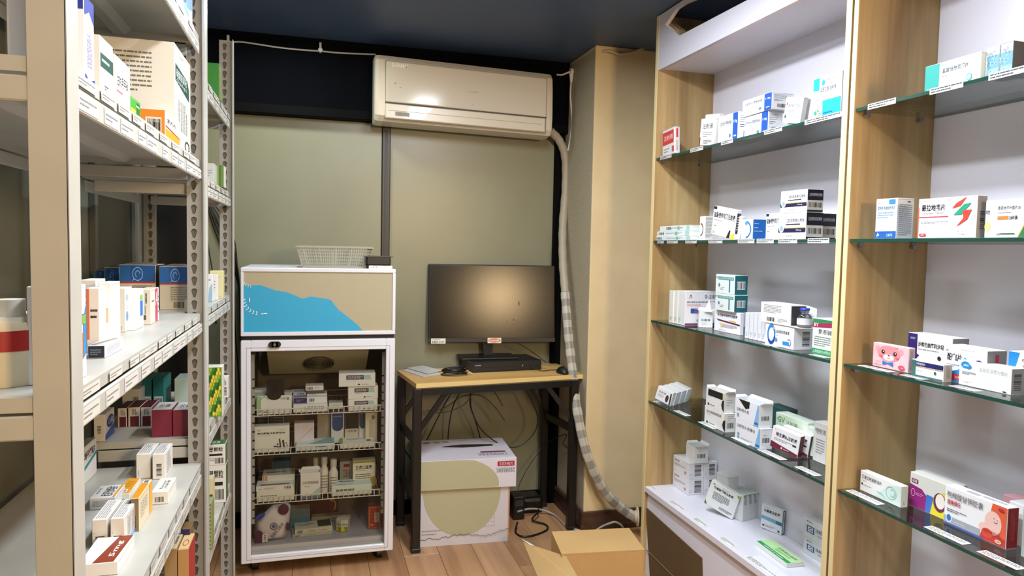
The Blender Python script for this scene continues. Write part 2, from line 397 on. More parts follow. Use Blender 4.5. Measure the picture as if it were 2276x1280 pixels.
# rough plaster joint and conduit along the top of the column
b = MB()
b.tube([onY(1312, 135, YCOL+.1), onY(1345, 113, YCOL-.01), onY(1380, 120, YCOL-.012), onY(1412, 114, YCOL-.012), onY(1455, 95, YCOL-.012)], .007, mat('#b9b1a0', .7), 8, 5)
tag(b.build('conduit_pipe'), 'pale lumpy conduit run along the ceiling line above the cream column', 'pipe')

# ================================================================ split air conditioner
ac = empty('air_conditioner', (0, YW, 0), 'cream wall mounted split air conditioner above the monitor and fridge', 'air conditioner')
aL, aR = onY(833, 190, 3.31)[0], onY(1231, 225, 3.31)[0]
zt = onY(833, 116, 3.33)[2]; zb = onY(826, 268, 3.31)[2]; ac.location = ((aL+aR)/2, YW, zb)
def sk(mb): mb.v = [(x, y, z-(x-aL)*.022) for x, y, z in mb.v]; return mb
ACM = mat('#d3cab8', .3, 0, 0, .5, .2); ACP = mat('#d0c7b6', .14, 0, 0, .25, 0); DK = mat('#4a443c', .6)
def hull(x0, x1, pr, m, mb, ins=.018):
    n = len(pr); zm = sum(p[1] for p in pr)/n; ym = YW
    def ring(x, s): return [(x, ym+(p[0]-ym)*s, zm+(p[1]-zm)*s) for p in pr]
    rs = [ring(x0, .93), ring(x0+ins*.3, .985), ring(x0+ins, 1), ring(x1-ins, 1), ring(x1-ins*.3, .985), ring(x1, .93)]
    vs = sum(rs, []); fs = []
    for k in range(5):
        for i in range(n): j = (i+1) % n; fs.append((k*n+i, (k+1)*n+i, (k+1)*n+j, k*n+j))
    fs += [list(range(n)), list(range(6*n-1, 5*n-1, -1))]
    mb.add(vs, fs, m)
pr = [(YBH-.001, zt), (3.39, zt), (3.345, zt-.006), (3.322, zt-.03), (3.315, zt-.09), (3.31, zb+.09), (3.315, zb+.03), (3.335, zb+.006), (3.39, zb), (YBH-.001, zb)]
b = MB(); hull(aL, aR, pr, ACM, b); sk(b).build('casing', ac)
pl_, pr_ = onY(858, 180, 3.31)[0], onY(1214, 215, 3.31)[0]
zq = lambda px, py: onY(px, py, 3.31)[2]+(onY(px, py, 3.31)[0]-aL)*.022
z1, z0, zl = zq(858, 135), zq(858, 228), zq(858, 262)
b = MB(); b.box(pl_, 3.302, z0+.003, pr_, 3.318, z1, ACP, .005); sk(b).build('front_panel', ac)
b = MB(); b.box(pl_-.0025, 3.308, zl-.003, pr_+.0025, 3.313, z1+.0025, mat('#8d8472', .6)); b.box(pl_-.003, 3.306, z0-.002, pr_+.003, 3.312, z0+.004, DK); sk(b).build('panel_gap', ac)
b = MB(); b.box(pl_-.002, 3.303, zl, pr_-.004, 3.318, z0-.003, ACM, .004); b.box(pl_+.01, 3.3015, (zl+z0)/2, pr_-.02, 3.303, (zl+z0)/2+.0015, mat('#a79d8a', .5)); sk(b).build('air_louver', ac)
b = MB()
O = Vector((pl_, 3.302, z0)); U = Vector((pr_-pl_, 0, 0)); Vv = Vector((0, 0, z1-z0)); Nn = Vector((0, -1, 0))
ink(b, O, U, Vv, Nn, [('t', .03, .86, .125, .955, 'G-CHARM', '#f6f6f4', 0, True), ('r', .055, -.30, .14, -.2, '#8a8274'), ('t', .06, -.285, .135, -.215, '中国能效标识', '#3e3a34'),
  ('t', .485, .44, .56, .475, 'Q-CHARM', '#8f8778'), ('o', .525, .14, .007, .03, .3, 110, 430, '#b98be0'), ('r', .5245, .15, .5255, .19, '#b98be0'), ('r', .05, .46, .056, .49, '#6b655b'), ('r', .08, .38, .088, .40, '#8f8778')], .4)
sk(b).build('lettering', ac, kind='stuff')
b = MB(); b.box(aL+.01, 3.36, zb+.01, aL+.012, YW-.01, zt-.01, mat('#8b857a', .5)); 
# drain and refrigerant pipe wrapped in tape
def g_mat(name, ca, cb, cc, fz, fr):
    m, nt, bs, N = nodes(name); uv = N('UVMap'); sp = N('SeparateXYZ'); nt.links.new(uv.outputs[0], sp.inputs[0])
    out = []
    for k, fq in ((0, fz), (1, fr)):
        a = N('Math'); a.operation = 'MULTIPLY'; a.inputs[1].default_value = fq; nt.links.new(sp.outputs[k], a.inputs[0])
        c = N('Math'); c.operation = 'FRACT'; nt.links.new(a.outputs[0], c.inputs[0])
        d = N('Math'); d.operation = 'GREATER_THAN'; d.inputs[1].default_value = .5; nt.links.new(c.outputs[0], d.inputs[0]); out.append(d)
    s_ = N('Math'); s_.operation = 'ADD'; nt.links.new(out[0].outputs[0], s_.inputs[0]); nt.links.new(out[1].outputs[0], s_.inputs[1])
    h_ = N('Math'); h_.operation = 'MULTIPLY'; h_.inputs[1].default_value = .5; nt.links.new(s_.outputs[0], h_.inputs[0])
    r = N('ValToRGB'); r.color_ramp.elements[0].color = lin(ca); r.color_ramp.elements[1].color = lin(cc)
    e = r.color_ramp.elements.new(.5); e.color = lin(cb); nt.links.new(h_.outputs[0], r.inputs[0]); nt.links.new(r.outputs[0], bs.inputs['Base Color']); bs.inputs['Roughness'].default_value = .4
    return m
def hose(name, parent, pts, r, m, sub=8, n=12):
    P = smooth(pts, sub); vs = []; uvs = []; u = None; L = 0; acc = []
    for i, p in enumerate(P):
        if i: L += (p-P[i-1]).length
        d = (P[min(i+1, len(P)-1)]-P[max(i-1, 0)]).normalized()
        u = (d.orthogonal() if u is None else u-d*u.dot(d)).normalized(); w_ = d.cross(u)
        rr = r*(1+.05*math.sin(i*1.7))
        for k in range(n+1): vs.append(p+(u*math.cos(2*math.pi*k/n)+w_*math.sin(2*math.pi*k/n))*rr); acc.append((L, k/n))
    fs = [(i*(n+1)+k, i*(n+1)+k+1, (i+1)*(n+1)+k+1, (i+1)*(n+1)+k) for i in range(len(P)-1) for k in range(n)]
    me = bpy.data.meshes.new(name); me.from_pydata([tuple(v) for v in vs], [], fs); me.materials.append(m)
    uvl = me.uv_layers.new(name='UVMap')
    for lp in me.loops: uvl.data[lp.index].uv = acc[lp.vertex_index]
    me.polygons.foreach_set('use_smooth', [True]*len(fs)); me.update()
    o = bpy.data.objects.new(name, me); COL.objects.link(o)
    if parent: o.parent = parent; o.matrix_parent_inverse = wm(parent).inverted()
    return o
hp = [(1222, 290, 3.42), (1243, 312, 3.44), (1256, 350, 3.45), (1257, 420, 3.45), (1252, 500, 3.45), (1252, 580, 3.44), (1258, 650, 3.42), (1265, 740, 3.40), (1275, 830, 3.36), (1287, 930, 3.28), (1308, 1020, 3.19), (1342, 1090, 3.09), (1380, 1128, 3.03), (1412, 1150, 2.98)]
hp = hp[:4]+[(1251, 500, 3.42), (1251, 580, 3.36), (1256, 650, 3.30), (1263, 740, 3.24), (1273, 830, 3.17), (1286, 930, 3.09), (1308, 1020, 3.03), (1342, 1090, 3.01), (1380, 1128, 3.0), (1412, 1150, 2.98)]
hp = [onY(*p) for p in hp]
hs = empty('drain_hose', hp[-1], 'long tape-wrapped air conditioner hose hanging down beside the monitor to the wall outlet', 'hose')
hose('upper_hose', hs, hp[:7], .021, mat('#a59c88', .5))
hose('taped_hose', hs, hp[6:], .0225, g_mat('gingham_tape', '#c9c4b6', '#a59f92', '#7f7b73', 14, 3))
b = MB(); c = onY(1415, 1148, 2.975); ax_ = Vector((.95, -.3, 0)).normalized()
b.cyl(c, c+ax_*.006, .045, mat('#d8ccae', .4), n=28); b.cyl(c-ax_*.012, c+ax_*.003, .028, mat('#c8bb9c', .4), n=24); b.build('wall_flange', hs)

# ================================================================ display cabinets (glass shelves)
XC, XB = 1.33, 1.588; YF = 2.62
def yc(px, py=580): return onX(px, py, XC)[1]
Z = [1.728, 1.395, 1.07, .735]; ZBASE = .374
Y1a, Y1b = yc(1868), yc(1856); Y2a, Y2b = yc(1882), yc(1873)
def tagstrip(p, sh, X, ya, yb, z, edge=True, txt='药品标签'):
    b = MB()
    if edge:
        b.quad((X-.0012, ya, z-.011), (X-.0012, yb, z-.011), (X-.0012, yb, z+.003), (X-.0012, ya, z+.003), mat('#c4c4c2', .5))
        ink(b, Vector((X-.0012, ya, z-.011)), Vector((0, yb-ya, 0)), Vector((0, 0, .014)), Vector((-1, 0, 0)), [('l', .05, .1, .95, .9, 2, '#2a2a2c')])
    else:
        b.quad((X, ya, z+.0006), (X, yb, z+.0006), (X+.026, yb, z+.0006), (X+.026, ya, z+.0006), mat('#e9e9e6', .5))
        ink(b, Vector((X, ya, z+.0006)), Vector((0, yb-ya, 0)), Vector((.026, 0, 0)), Vector((0, 0, 1)), [('l', .05, .15, .95, .85, 3, '#4a4a4c')])
    b.build('price_tag', sh)
def cabinet(name, label, Yfar, Ynear, th_far, th_near, tags):
    c = empty(name, (XC, (Yfar+Ynear)/2, 0), label, 'cabinet')
    for yy, t in ((Yfar, th_far), (Ynear, -th_near)):
        b = MB(); b.box(XC+.0015, min(yy, yy+t), 0, XB+.008, max(yy, yy+t), ZC-.005, WOOD); pn = b.build('side_panel', c)
        b = MB(); b.box(XC, min(yy, yy+t), 0, XC+.0015, max(yy, yy+t), ZC-.005, WOOD_EDGE); b.build('edge_band', pn)
    bx('back_panel', c, XB, Ynear, ZBASE, XB+.008, Yfar, ZC-.01, WHITEB)
    for k, z in enumerate(Z):
        b = MB(); x0, x1_, t = XC+.006, XB-.001, .008
        b.quad((x0, Ynear, z), (x1_, Ynear, z), (x1_, Yfar, z), (x0, Yfar, z), GLS)
        b.quad((x0, Ynear, z-t), (x0, Yfar, z-t), (x1_, Yfar, z-t), (x1_, Ynear, z-t), GLS)
        b.quad((x0, Ynear, z-t), (x0, Ynear, z), (x0, Yfar, z), (x0, Yfar, z-t), GEDGE)
        b.quad((x1_, Ynear, z-t), (x1_, Yfar, z-t), (x1_, Yfar, z), (x1_, Ynear, z), GEDGE)
        sh = b.build('glass_shelf', c)
        for yy, s in ((Yfar, -1), (Ynear, 1)):
            for xx in (XC+.035, XB-.055):
                b = MB(); b.cyl((xx, yy, z-.016), (xx, yy+s*.014, z-.016), .0065, CHROME, n=12); b.cyl((xx, yy+s*.008, z-.016), (xx, yy+s*.008, z-t), .0045, CHROME, n=10)
                b.build('shelf_pin', sh)
        for (pa, pb) in tags[k]:
            ya, yb = yc(pa, 531), yc(pb, 531)
            tagstrip(c, sh, x0 if k < 2 else x0+.012, ya, yb, z, k < 2)
    # soffit, fascia with a cut-out, and the base unit
    return c
cA = cabinet('display_cabinet', 'oak and white wall cabinet with glass shelves, left of the two, beside the cream column', YF, Y1a, .02, Y1a-Y1b,
     [[(1459, 1484), (1525, 1553), (1592, 1618), (1686, 1725), (1774, 1855)], [(1459, 1473), (1480, 1504), (1521, 1546), (1572, 1603), (1637, 1674), (1679, 1717), (1727, 1769), (1792, 1840)],
      [(1690, 1720), (1795, 1830)], [(1453, 1470), (1500, 1527), (1555, 1590), (1630, 1670), (1690, 1743), (1775, 1822)]])
cB = cabinet('display_cabinet', 'oak and white wall cabinet with glass shelves, right of the two, nearest the viewer', Y2a, .62, -(Y2a-Y2b), .02,
     [[(1911, 1972), (2045, 2118), (2172, 2258)], [], [(1905, 1975), (2000, 2050), (2110, 2170)], [(1892, 1965), (2073, 2163), (2196, 2290)]])
for c, ya, yb in ((cA, YF, Y1a), (cB, Y2b, .62)):
    bx('soffit_board', c, XC+.018, yb, 2.085, XB, ya, 2.10, WHITEB)
    b = MB(); b.box(XC+.002, yb, ZBASE-.022, XB, ya, ZBASE, WHITEB, .001); bt = b.build('base_top', c)
    for pa, pb in (((1437, 1450), (1486, 1515), (1540, 1568), (1602, 1632), (1660, 1740)) if c is cA else ()):
        tagstrip(c, bt, XC+.012, onX(pa, 1150, XC+.02)[1], onX(pb, 1150, XC+.02)[1], ZBASE, False)
    bx('base_front', c, XC+.016, yb, 0, XC+.034, ya, ZBASE-.026, WHITEB)
# fascia with the chamfered opening (left cabinet) and a plain one (right cabinet)
def fascia(c, ya, yb, hole):
    cu = bpy.data.curves.new('fascia', 'CURVE'); cu.dimensions = '2D'; cu.fill_mode = 'BOTH'; cu.extrude = .008
    for pts in ([(ya, 2.078), (yb, 2.078), (yb, ZC-.005), (ya, ZC-.005)],)+((hole,) if hole else ()):
        s_ = cu.splines.new('POLY'); s_.points.add(len(pts)-1); s_.use_cyclic_u = True
        for p_, q in zip(s_.points, pts): p_.co = (q[0], q[1], 0, 1)
    ob = bpy.data.objects.new('fascia', cu); COL.objects.link(ob)
    me = bpy.data.meshes.new_from_object(ob); bpy.data.objects.remove(ob)
    me.transform(Matrix(((0, 0, 1, 0), (1, 0, 0, 0), (0, 1, 0, 0), (0, 0, 0, 1)))); me.transform(Matrix.Translation((XC+.009, 0, 0)))
    me.materials.clear(); me.materials.append(WHITEB); o = bpy.data.objects.new('fascia', me); COL.objects.link(o)
    o.parent = c; o.matrix_parent_inverse = wm(c).inverted()
hp_ = [onX(px, py, XC) for px, py in ((1478, 55), (1502, 12), (1520, 0), (1765, -90), (1775, -60), (1660, 0), (1510, 79))]
hole = [(p[1], min(p[2], ZC-.02)) for p in hp_]
fascia(cA, YF, Y1a, hole); fascia(cB, Y2b, .62, None)
b = MB(); pts = [onX(px, py, XC+.018) for px, py in ((1478, 55), (1510, 79), (1520, 60), (1490, 40))]; 
b.box(XC+.02, Y1a, 2.101, XC+.24, YF, 2.103, mat('#3a3d42', .6)); b.build('compartment_floor', cA)
b = MB(); b.prism([onX(1481, 57, XC+.019), onX(1509, 77, XC+.019), onX(1509, 66, XC+.019), onX(1488, 49, XC+.019)], (.03, 0, 0), WOOD); b.build('wood_block', cA)
# brown board fixed to the base front
q = [onX(px, py, XC+.012) for px, py in ((1435, 1127), (1559, 1240), (1562, 1330), (1443, 1330))]
for v_ in q: v_.z = max(v_.z, .004)
bd = one(lambda m: m.prism(q, (.004, 0, 0), CARDD), 'brown_board', label='dark brown board fixed on the white base of the left cabinet', cat='board')
one(lambda m: m.bar(onX(1437, 1222, XC+.011), onX(1505, 1290, XC+.011), .002, .004, mat('#8a6c42', .7)), 'seam', bd)

# ================================================================ racks of slotted angle
def slot_flange(L, wd, m, up0=.02, pitch=.0315):
    cu = bpy.data.curves.new('flange', 'CURVE'); cu.dimensions = '2D'; cu.fill_mode = 'BOTH'; cu.extrude = .0008; 
    def sp(pts):
        s_ = cu.splines.new('POLY'); s_.points.add(len(pts)-1); s_.use_cyclic_u = True
        for p_, q in zip(s_.points, pts): p_.co = (q[0], q[1], 0, 1)
    sp([(0, 0), (wd, 0), (wd, L), (0, L)]); z = up0; c = wd*.55
    while z < L-.02:
        pts = []
        for i in range(9): a = math.radians(-30+i*240/8); pts.append((c+.0072*math.cos(a), z+.006+.0072*math.sin(a)))
        for i in range(5): a = math.radians(180+i*180/4); pts.append((c+.0038*math.cos(a), z-.008+.0038*math.sin(a)))
        sp(pts); z += pitch
    ob = bpy.data.objects.new('flange', cu); COL.objects.link(ob); me = bpy.data.meshes.new_from_object(ob); bpy.data.objects.remove(ob)
    me.materials.clear(); me.materials.append(m); return me
def rack(label, Y0, Y1, X1, X0, shelves, H, near_solid=False, rear_near=True):
    r = empty('metal_rack', ((X0+X1)/2, (Y0+Y1)/2, 0), label, 'rack', 'grey slotted angle racks')
    W = .038; me = slot_flange(H, W, RACKS)
    for (xx, sx), (yy, sy) in (((X1, -1), (Y0, 1)), ((X1, -1), (Y1, -1)), ((X0, 1), (Y0, 1)), ((X0, 1), (Y1, -1))):
        if xx == X0 and yy == Y0 and not rear_near: continue
        b = MB(); xo = xx+(.012 if xx == X1 else 0)
        if near_solid and xx == X1 and yy == Y0:
            xo = xx+.005; b.box(xo-.041, yy, 0, xo, yy+.002, H, RACKM, .0005); b.box(xo-.002, yy, 0, xo, yy+.045, H, RACKM, .0005)
        else:
            c = .013
            t = me.copy(); t.transform(Matrix(((sx, 0, 0, xo+sx*c*.7), (0, 0, 1, yy), (0, 1, 0, 0), (0, 0, 0, 1))))
            b.add([tuple(v.co) for v in t.vertices], [list(p.vertices) for p in t.polygons], RACKS); bpy.data.meshes.remove(t)
            xa_, xb_ = sorted((xo+sx*.012, xo+sx*(W+.006))); b.box(xa_, yy+.003, 0, xb_, yy+.005, H, mat('#5b5850', .7))  # dark strip added behind the slots, standing in for shade inside the post
            y_a, y_b = (yy-.0008, yy+.02) if sy > 0 else (yy-.02, yy+.0008)
            b.box(min(xo, xo+sx*.0018), y_a, 0, max(xo, xo+sx*.0018), y_b, H, RACKM)
            yf = yy-.001; b.prism([(xo, yf+c, 0), (xo+sx*c, yf-.0004, 0), (xo+sx*c, yf+.0012, 0), (xo+sx*.001, yf+c+.001, 0)], (0, 0, H), RACKM)  # corner chamfer added so the post edge catches light
        b.build('post', r)
    bpy.data.meshes.remove(me)
    for z, ztop in shelves:
        a, b_, c, d = X0+.002, Y0+.002, X1-.002, Y1-.002
        m = MB(); m.box(a, b_, z-.002, c, d, z, RACKM)
        lip = .018
        for q in ((c-.002, b_, z-lip, c, d, z-.002), (a, b_, z-lip, a+.002, d, z-.002), (a, b_, z-lip, c, b_+.002, z-.002), (a, d-.002, z-lip, c, d, z-.002)): m.box(*q, RACKM)
        sh = m.build('shelf_board', r)
        m = MB(); xm = (X0+X1)/2; m.prism([(xm-.03, b_+.01, z-.002), (xm-.012, b_+.01, z-.014), (xm+.012, b_+.01, z-.014), (xm+.03, b_+.01, z-.002)], (0, d-b_-.02, 0), RACKM); m.build('rib', sh)
        zb0, zb1 = z-ztop, z-ztop+.030
        for q in ((X1-.004, b_+.03, zb0, X1+.002, d-.03, zb1), (X0, b_+.03, zb0, X0+.006, d-.03, zb1), (a+.03, Y0+.001, zb0, c-.03, Y0+.007, zb1), (a+.03, Y1-.007, zb0, c-.03, Y1-.001, zb1)):
            m = MB(); m.box(*q, RACKM, .002); bmn = m.build('beam', r)
    return r
A1, A2 = -.286, -.575
RZ = {'T': 1.885, 'A': 1.566, 'B': 1.164, 'C': .760, 'D': .40}
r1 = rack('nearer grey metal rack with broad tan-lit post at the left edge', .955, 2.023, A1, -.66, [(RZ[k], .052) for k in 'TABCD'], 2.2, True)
SZ = {'a': 1.80, 'b': 1.53, 'c': 1.166, 'd': .822, 'e': .478, 'f': .12}
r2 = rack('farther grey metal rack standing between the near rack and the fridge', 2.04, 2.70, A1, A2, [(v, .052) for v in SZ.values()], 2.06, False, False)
# paper price labels stuck along the rack edges
def rack_tags(Y0, Y1, zs, n, X):
    m = MB(); rr = random.Random(3)
    for z in zs:
        for off, hh in ((-.017, .015), (-.048, .022)):
            y = Y0+.05
            while y < Y1-.06:
                L = rr.uniform(.05, .09); xx = X+(.0004 if off > -.02 else .0026)
                m.quad((xx, y, z+off), (xx, y+L, z+off), (xx, y+L, z+off+hh), (xx, y, z+off+hh), mat('#cdcbc3', .5))
                ink(m, Vector((xx, y, z+off)), Vector((0, L, 0)), Vector((0, 0, hh)), Vector((1, 0, 0)), [('l', .08, .2, .9, .75, 2, '#8b8985')])
                y += L+rr.uniform(.0, .05)
    return m
rack_tags(.955, 2.02, [RZ[k] for k in 'TABC'], 9, A1).build('price_labels', r1, kind='stuff')
rack_tags(2.04, 2.70, list(SZ.values())[:5], 6, A1).build('price_labels', r2, kind='stuff')

# ================================================================ display fridge
FY = 2.95; fL, fR = -.276, .330
fr = empty('display_fridge', ((fL+fR)/2, 3.2, 0), 'small white glass-door display fridge with a blue sign on top', 'fridge')
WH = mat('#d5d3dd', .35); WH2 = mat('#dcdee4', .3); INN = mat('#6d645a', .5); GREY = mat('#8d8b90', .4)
YBK = 3.42; zd0, zd1, zh0, zh1 = .060, .966, .983, 1.255
b = MB()
for q in ((fL, FY+.045, .07, fL+.03, YBK, .975), (fR-.03, FY+.045, .07, fR, YBK, .975), (fL, YBK-.03, .07, fR, YBK, .975), (fL, FY+.045, .07, fR, YBK, .11), (fL, FY+.045, .955, fR, YBK, .975)): b.box(*q, WH)
b.build('cabinet_body', fr)
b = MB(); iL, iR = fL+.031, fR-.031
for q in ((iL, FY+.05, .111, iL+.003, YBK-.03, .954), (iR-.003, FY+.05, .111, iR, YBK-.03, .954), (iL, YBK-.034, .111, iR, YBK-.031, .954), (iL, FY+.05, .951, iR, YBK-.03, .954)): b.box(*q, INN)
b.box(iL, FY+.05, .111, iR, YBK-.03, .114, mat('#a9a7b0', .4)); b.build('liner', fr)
# header box with sign
b = MB(); b.box(fL, FY+.02, zh0, fR, YBK, zh1, WH, .003); b.build('header_box', fr)
b = MB()
gx0, gx1 = onY(541, 690, FY)[0], onY(872, 690, FY)[0]; gz0, gz1 = zh0+.016, zh1-.016
for q in ((fL, zh0, fR, gz0), (fL, gz1, fR, zh1), (fL, gz0, gx0, gz1), (gx1, gz0, fR, gz1)): b.box(q[0], FY, q[1], q[2], FY+.02, q[3], WH2, .002)
b.build('sign_frame', fr)
b = MB(); b.box(gx0, FY+.006, gz0, gx1, FY+.02, gz1, mat('#aaa184', .5))
uv = lambda px, py: ((onY(px, py, FY)[0]-gx0)/(gx1-gx0), (onY(px, py, FY)[2]-gz0)/(gz1-gz0))
edge = [(541, 634), (580, 634), (610, 645), (640, 650), (672, 664), (690, 659), (735, 666), (752, 688), (770, 702), (795, 722), (806, 740), (808, 743)]
up_ = [(max(0, uv(*q_)[0]), uv(*q_)[1]) for q_ in edge]
it = [('p', [(u0, 0), (u1, 0), (u1, max(v1, .0)), (u0, v0)], '#2f9fc6') for (u0, v0), (u1, v1) in zip(up_, up_[1:])]
def laurel(px, py, flip, n=7, s=1.0):
    o = []
    for i in range(n):
        a = math.radians(95+i*13) if not flip else math.radians(85-i*13)
        r_ = 34*s; x_ = px+r_*math.cos(a)*(1); y_ = py+r_*.95*math.sin(a)
        for dd in (-1, 1):
            a2 = a+dd*.9+(math.pi/2 if not flip else -math.pi/2); ex, ey = x_+6*s*math.cos(a2), y_+6*s*math.sin(a2)
            nx, ny = -math.sin(a2)*1.5*s, math.cos(a2)*1.5*s; mx_, my_ = (x_+ex)/2, (y_+ey)/2
            o.append(('p', [uv(x_, y_), uv(mx_+nx, my_+ny), uv(ex, ey), uv(mx_-nx, my_-ny)], '#d5eaf0'))
    return o
for it_ in laurel(575, 664, False): it.append(it_)
it += [('e', *uv(590, 697), .012, .012, '#d5eaf0'), ('e', *uv(583, 698), .01, .009, '#d5eaf0'), ('r', *uv(553, 672), *uv(555, 662), '#eef6f8')]
for it_ in laurel(560, 614, False, 4, .7): it.append(it_)
ink(b, Vector((gx0, FY+.006, gz0)), Vector((gx1-gx0, 0, 0)), Vector((0, 0, gz1-gz0)), Vector((0, -1, 0)), it)
b.build('sign_panel', fr)
b = MB(); b.box(fL+.004, FY+.015, zd1, fR-.004, YBK-.01, zh0, BLKP); b.build('hinge_gap', fr)
# door
X0_, X1_ = onY(557, 1000, FY)[0], onY(856, 1000, FY)[0]; Z0_, Z1_ = onY(700, 1223, FY)[2], onY(700, 779, FY)[2]
b = MB()
for q in ((fL, zd0, X0_-.0, zd1), (X1_, zd0, fR, zd1), (X0_, zd0, X1_, Z0_), (X0_, Z1_, X1_, zd1)): b.box(q[0], FY, q[1], q[2], FY+.04, q[3], WH2, .0025)
g = .016; th = mat('#a3a2ab', .5)
for q in ((X0_-g, Z0_-g, X0_-g+.002, Z1_+g), (X1_+g-.002, Z0_-g, X1_+g, Z1_+g), (X0_-g, Z0_-g, X1_+g, Z0_-g+.002), (X0_-g, Z1_+g-.002, X1_+g, Z1_+g)): b.box(q[0], FY-.0006, q[1], q[2], FY+.001, q[3], th)
dr = b.build('door', fr)
b = MB(); b.box(X0_, FY+.012, Z0_, X1_, FY+.016, Z1_, GDOOR); b.build('glass_pane', dr)
b = MB(); c = onY(611, 765, FY)
b.cyl(c+Vector((-.012, 0, 0)), c+Vector((-.012, -.012, 0)), .0115, BLKP); b.cyl(c+Vector((.012, 0, 0)), c+Vector((.012, -.012, 0)), .0115, BLKP); b.box(c[0]-.012, FY-.012, c[2]-.0115, c[0]+.012, FY, c[2]+.0115, BLKP)
b.cyl(c+Vector((0, -.012, 0)), c+Vector((0, -.015, 0)), .006, CHROME, n=14); b.build('door_lock', dr)
# slotted side rails, evaporator cover with fan
for xx, s in ((iL+.004, 1), (iR-.004, -1)):
    for yy in (FY+.06,):
        b = MB(); b.box(xx, yy, .2, xx+s*.012, yy+.012, .9, mat('#b5b3ae', .4)); z = .22
        while z < .8: b.box(xx+s*.004, yy-.0008, z, xx+s*.0125, yy, z+.007, BLKP); z += .036
        b.build('slotted_rail', fr)
b = MB(); ex0, ex1 = onY(597, 800, 3.2)[0], onY(815, 800, 3.2)[0]; ez1, ez0 = onY(700, 783, 3.09)[2], onY(700, 829, 3.27)[2]
EV = mat('#c9c2a2', .4)
ev_pts = [(ex0, 3.27, ez0), (ex0, 3.09, ez1), (ex0, 3.09, .948), (ex0, 3.38, .948), (ex0, 3.38, ez0)]
b.prism(ev_pts, (ex1-ex0, 0, 0), EV); ev = b.build('evaporator_cover', fr)
b = MB(); P0 = Vector(((ex0+ex1)/2, 3.27, ez0)); sl = (Vector((0, 3.09, ez1))-Vector((0, 3.27, ez0))); sn = sl.normalized(); nn = Vector((0, -abs(sn[2]), -abs(sn[1]))).normalized()
fc = P0+sl*.5+nn*.003; R_ = .066
b.add([fc-nn*.001+(Vector((1, 0, 0))*math.cos(a)+sn*math.sin(a))*R_ for a in [6.2832*i/28 for i in range(28)]], [list(range(28))], mat('#2a2720', .6))
for rr in (.2, .36, .52, .68, .84, 1.0):
    b.tube([fc+nn*.003+(Vector((1, 0, 0))*math.cos(a)+sn*math.sin(a))*R_*rr for a in [6.2832*i/20 for i in range(21)]], .0017, mat('#8d8674', .4, .3), 5, 1)
for a in range(4): v = Vector((1, 0, 0))*math.cos(a*.785+.39)+sn*math.sin(a*.785+.39); b.bar(fc-v*R_+nn*.003, fc+v*R_+nn*.003, .0015, .0015, mat('#6d675a', .4, .5))
b.build('fan_grille', ev)
# wire shelves
WIRE = mat('#d9d6d0', .35)
wz = [onY(700, 919, FY+.07)[2], onY(700, 1004, FY+.07)[2], onY(700, 1110, FY+.07)[2]]; FZ = wz+[.114]
for z in wz:
    b = MB(); ya, yb2 = FY+.065, YBK-.05; r_ = .0018; xa, xb = iL+.006, iR-.006
    for yy in (ya, yb2): b.cyl((xa, yy, z), (xb, yy, z), r_*1.3, WIRE, n=6); b.cyl((xa, yy, z+.026), (xb, yy, z+.026), r_*1.3, WIRE, n=6)
    for xx in (xa, xb): b.cyl((xx, ya, z), (xx, yb2, z), r_*1.3, WIRE, n=6)
    k = 0; x = xa
    while x <= xb:
        b.cyl((x, ya, z), (x, yb2, z), r_, WIRE, n=5, cap=False); b.cyl((x, ya, z), (x, ya, z+.026), r_, WIRE, n=5, cap=False); x += .0215
    b.build('wire_shelf', fr)
for xx, yy in ((fL+.05, FY+.08), (fR-.05, FY+.08), (fL+.05, YBK-.06), (fR-.05, YBK-.06)):
    b = MB(); b.cyl((xx, yy, .032), (xx, yy, .07), .012, BLKM, n=12); b.cyl((xx-.012, yy, .023), (xx+.012, yy, .023), .023, BLKM, n=18); b.build('caster', fr)
b = MB(); b.box(fL+.01, FY+.05, .045, fR-.01, YBK-.02, .07, BLKP); b.build('base_pan', fr)

# ================================================================ folding desk
dk = empty('folding_desk', (.8, 3.2, 0), 'folding desk with light wood top and black steel legs below the monitor', 'desk')
ZT = .75; TC = [onZ(883, 823, ZT), onZ(925, 853, ZT), onZ(1299, 832, ZT), onZ(1232, 806, ZT)]
b = MB(); b.prism([p-Vector((0, 0, .02)) for p in TC], (0, 0, .02), WOOD_DESK); tt = b.build('tabletop', dk)
b = MB(); e = mat('#e3c583', .4); b.bar(TC[1]-Vector((0, .0004, .01)), TC[2]-Vector((0, .0004, .01)), .0012, .0195, e); b.build('edge_strip', tt)
def cx(px, py): p = onZ(px, py, 0); return p
LG = {'fl': cx(923, 1226), 'fr': cx(1268, 1176), 'bl': cx(889, 1166), 'br': cx(1205, 1124)}
# front legs, rear legs
for k, p in LG.items():
    b = MB(); b.box(p[0]-.019, p[1]-.019, .008, p[0]+.019, p[1]+.019, .73, BLKM, .003); b.box(p[0]-.021, p[1]-.021, 0, p[0]+.021, p[1]+.021, .02, BLKP, .003); b.build('leg', dk)
zz = .715
for a, c in (('fl', 'fr'), ('bl', 'br')):
    one(lambda m: m.bar((LG[a][0], LG[a][1], zz), (LG[c][0], LG[c][1], zz), .025, .03, BLKM), 'apron_rail', dk)
for a, c in (('fl', 'bl'), ('fr', 'br')):
    for z_r in ((.49, .24) if a == 'fl' else (.49,)): one(lambda m: m.bar((LG[a][0], LG[a][1], z_r), (LG[c][0], LG[c][1], z_r), .02, .033, BLKM), 'side_rail', dk)
for a, s in (('fl', 1), ('fr', -1), ('bl', 1), ('br', -1)):
    p = LG[a]; one(lambda m: m.bar((p[0], p[1]+.0, .53), (p[0]+s*.14, p[1]+.02, .715), .012, .022, BLKM), 'brace', dk)
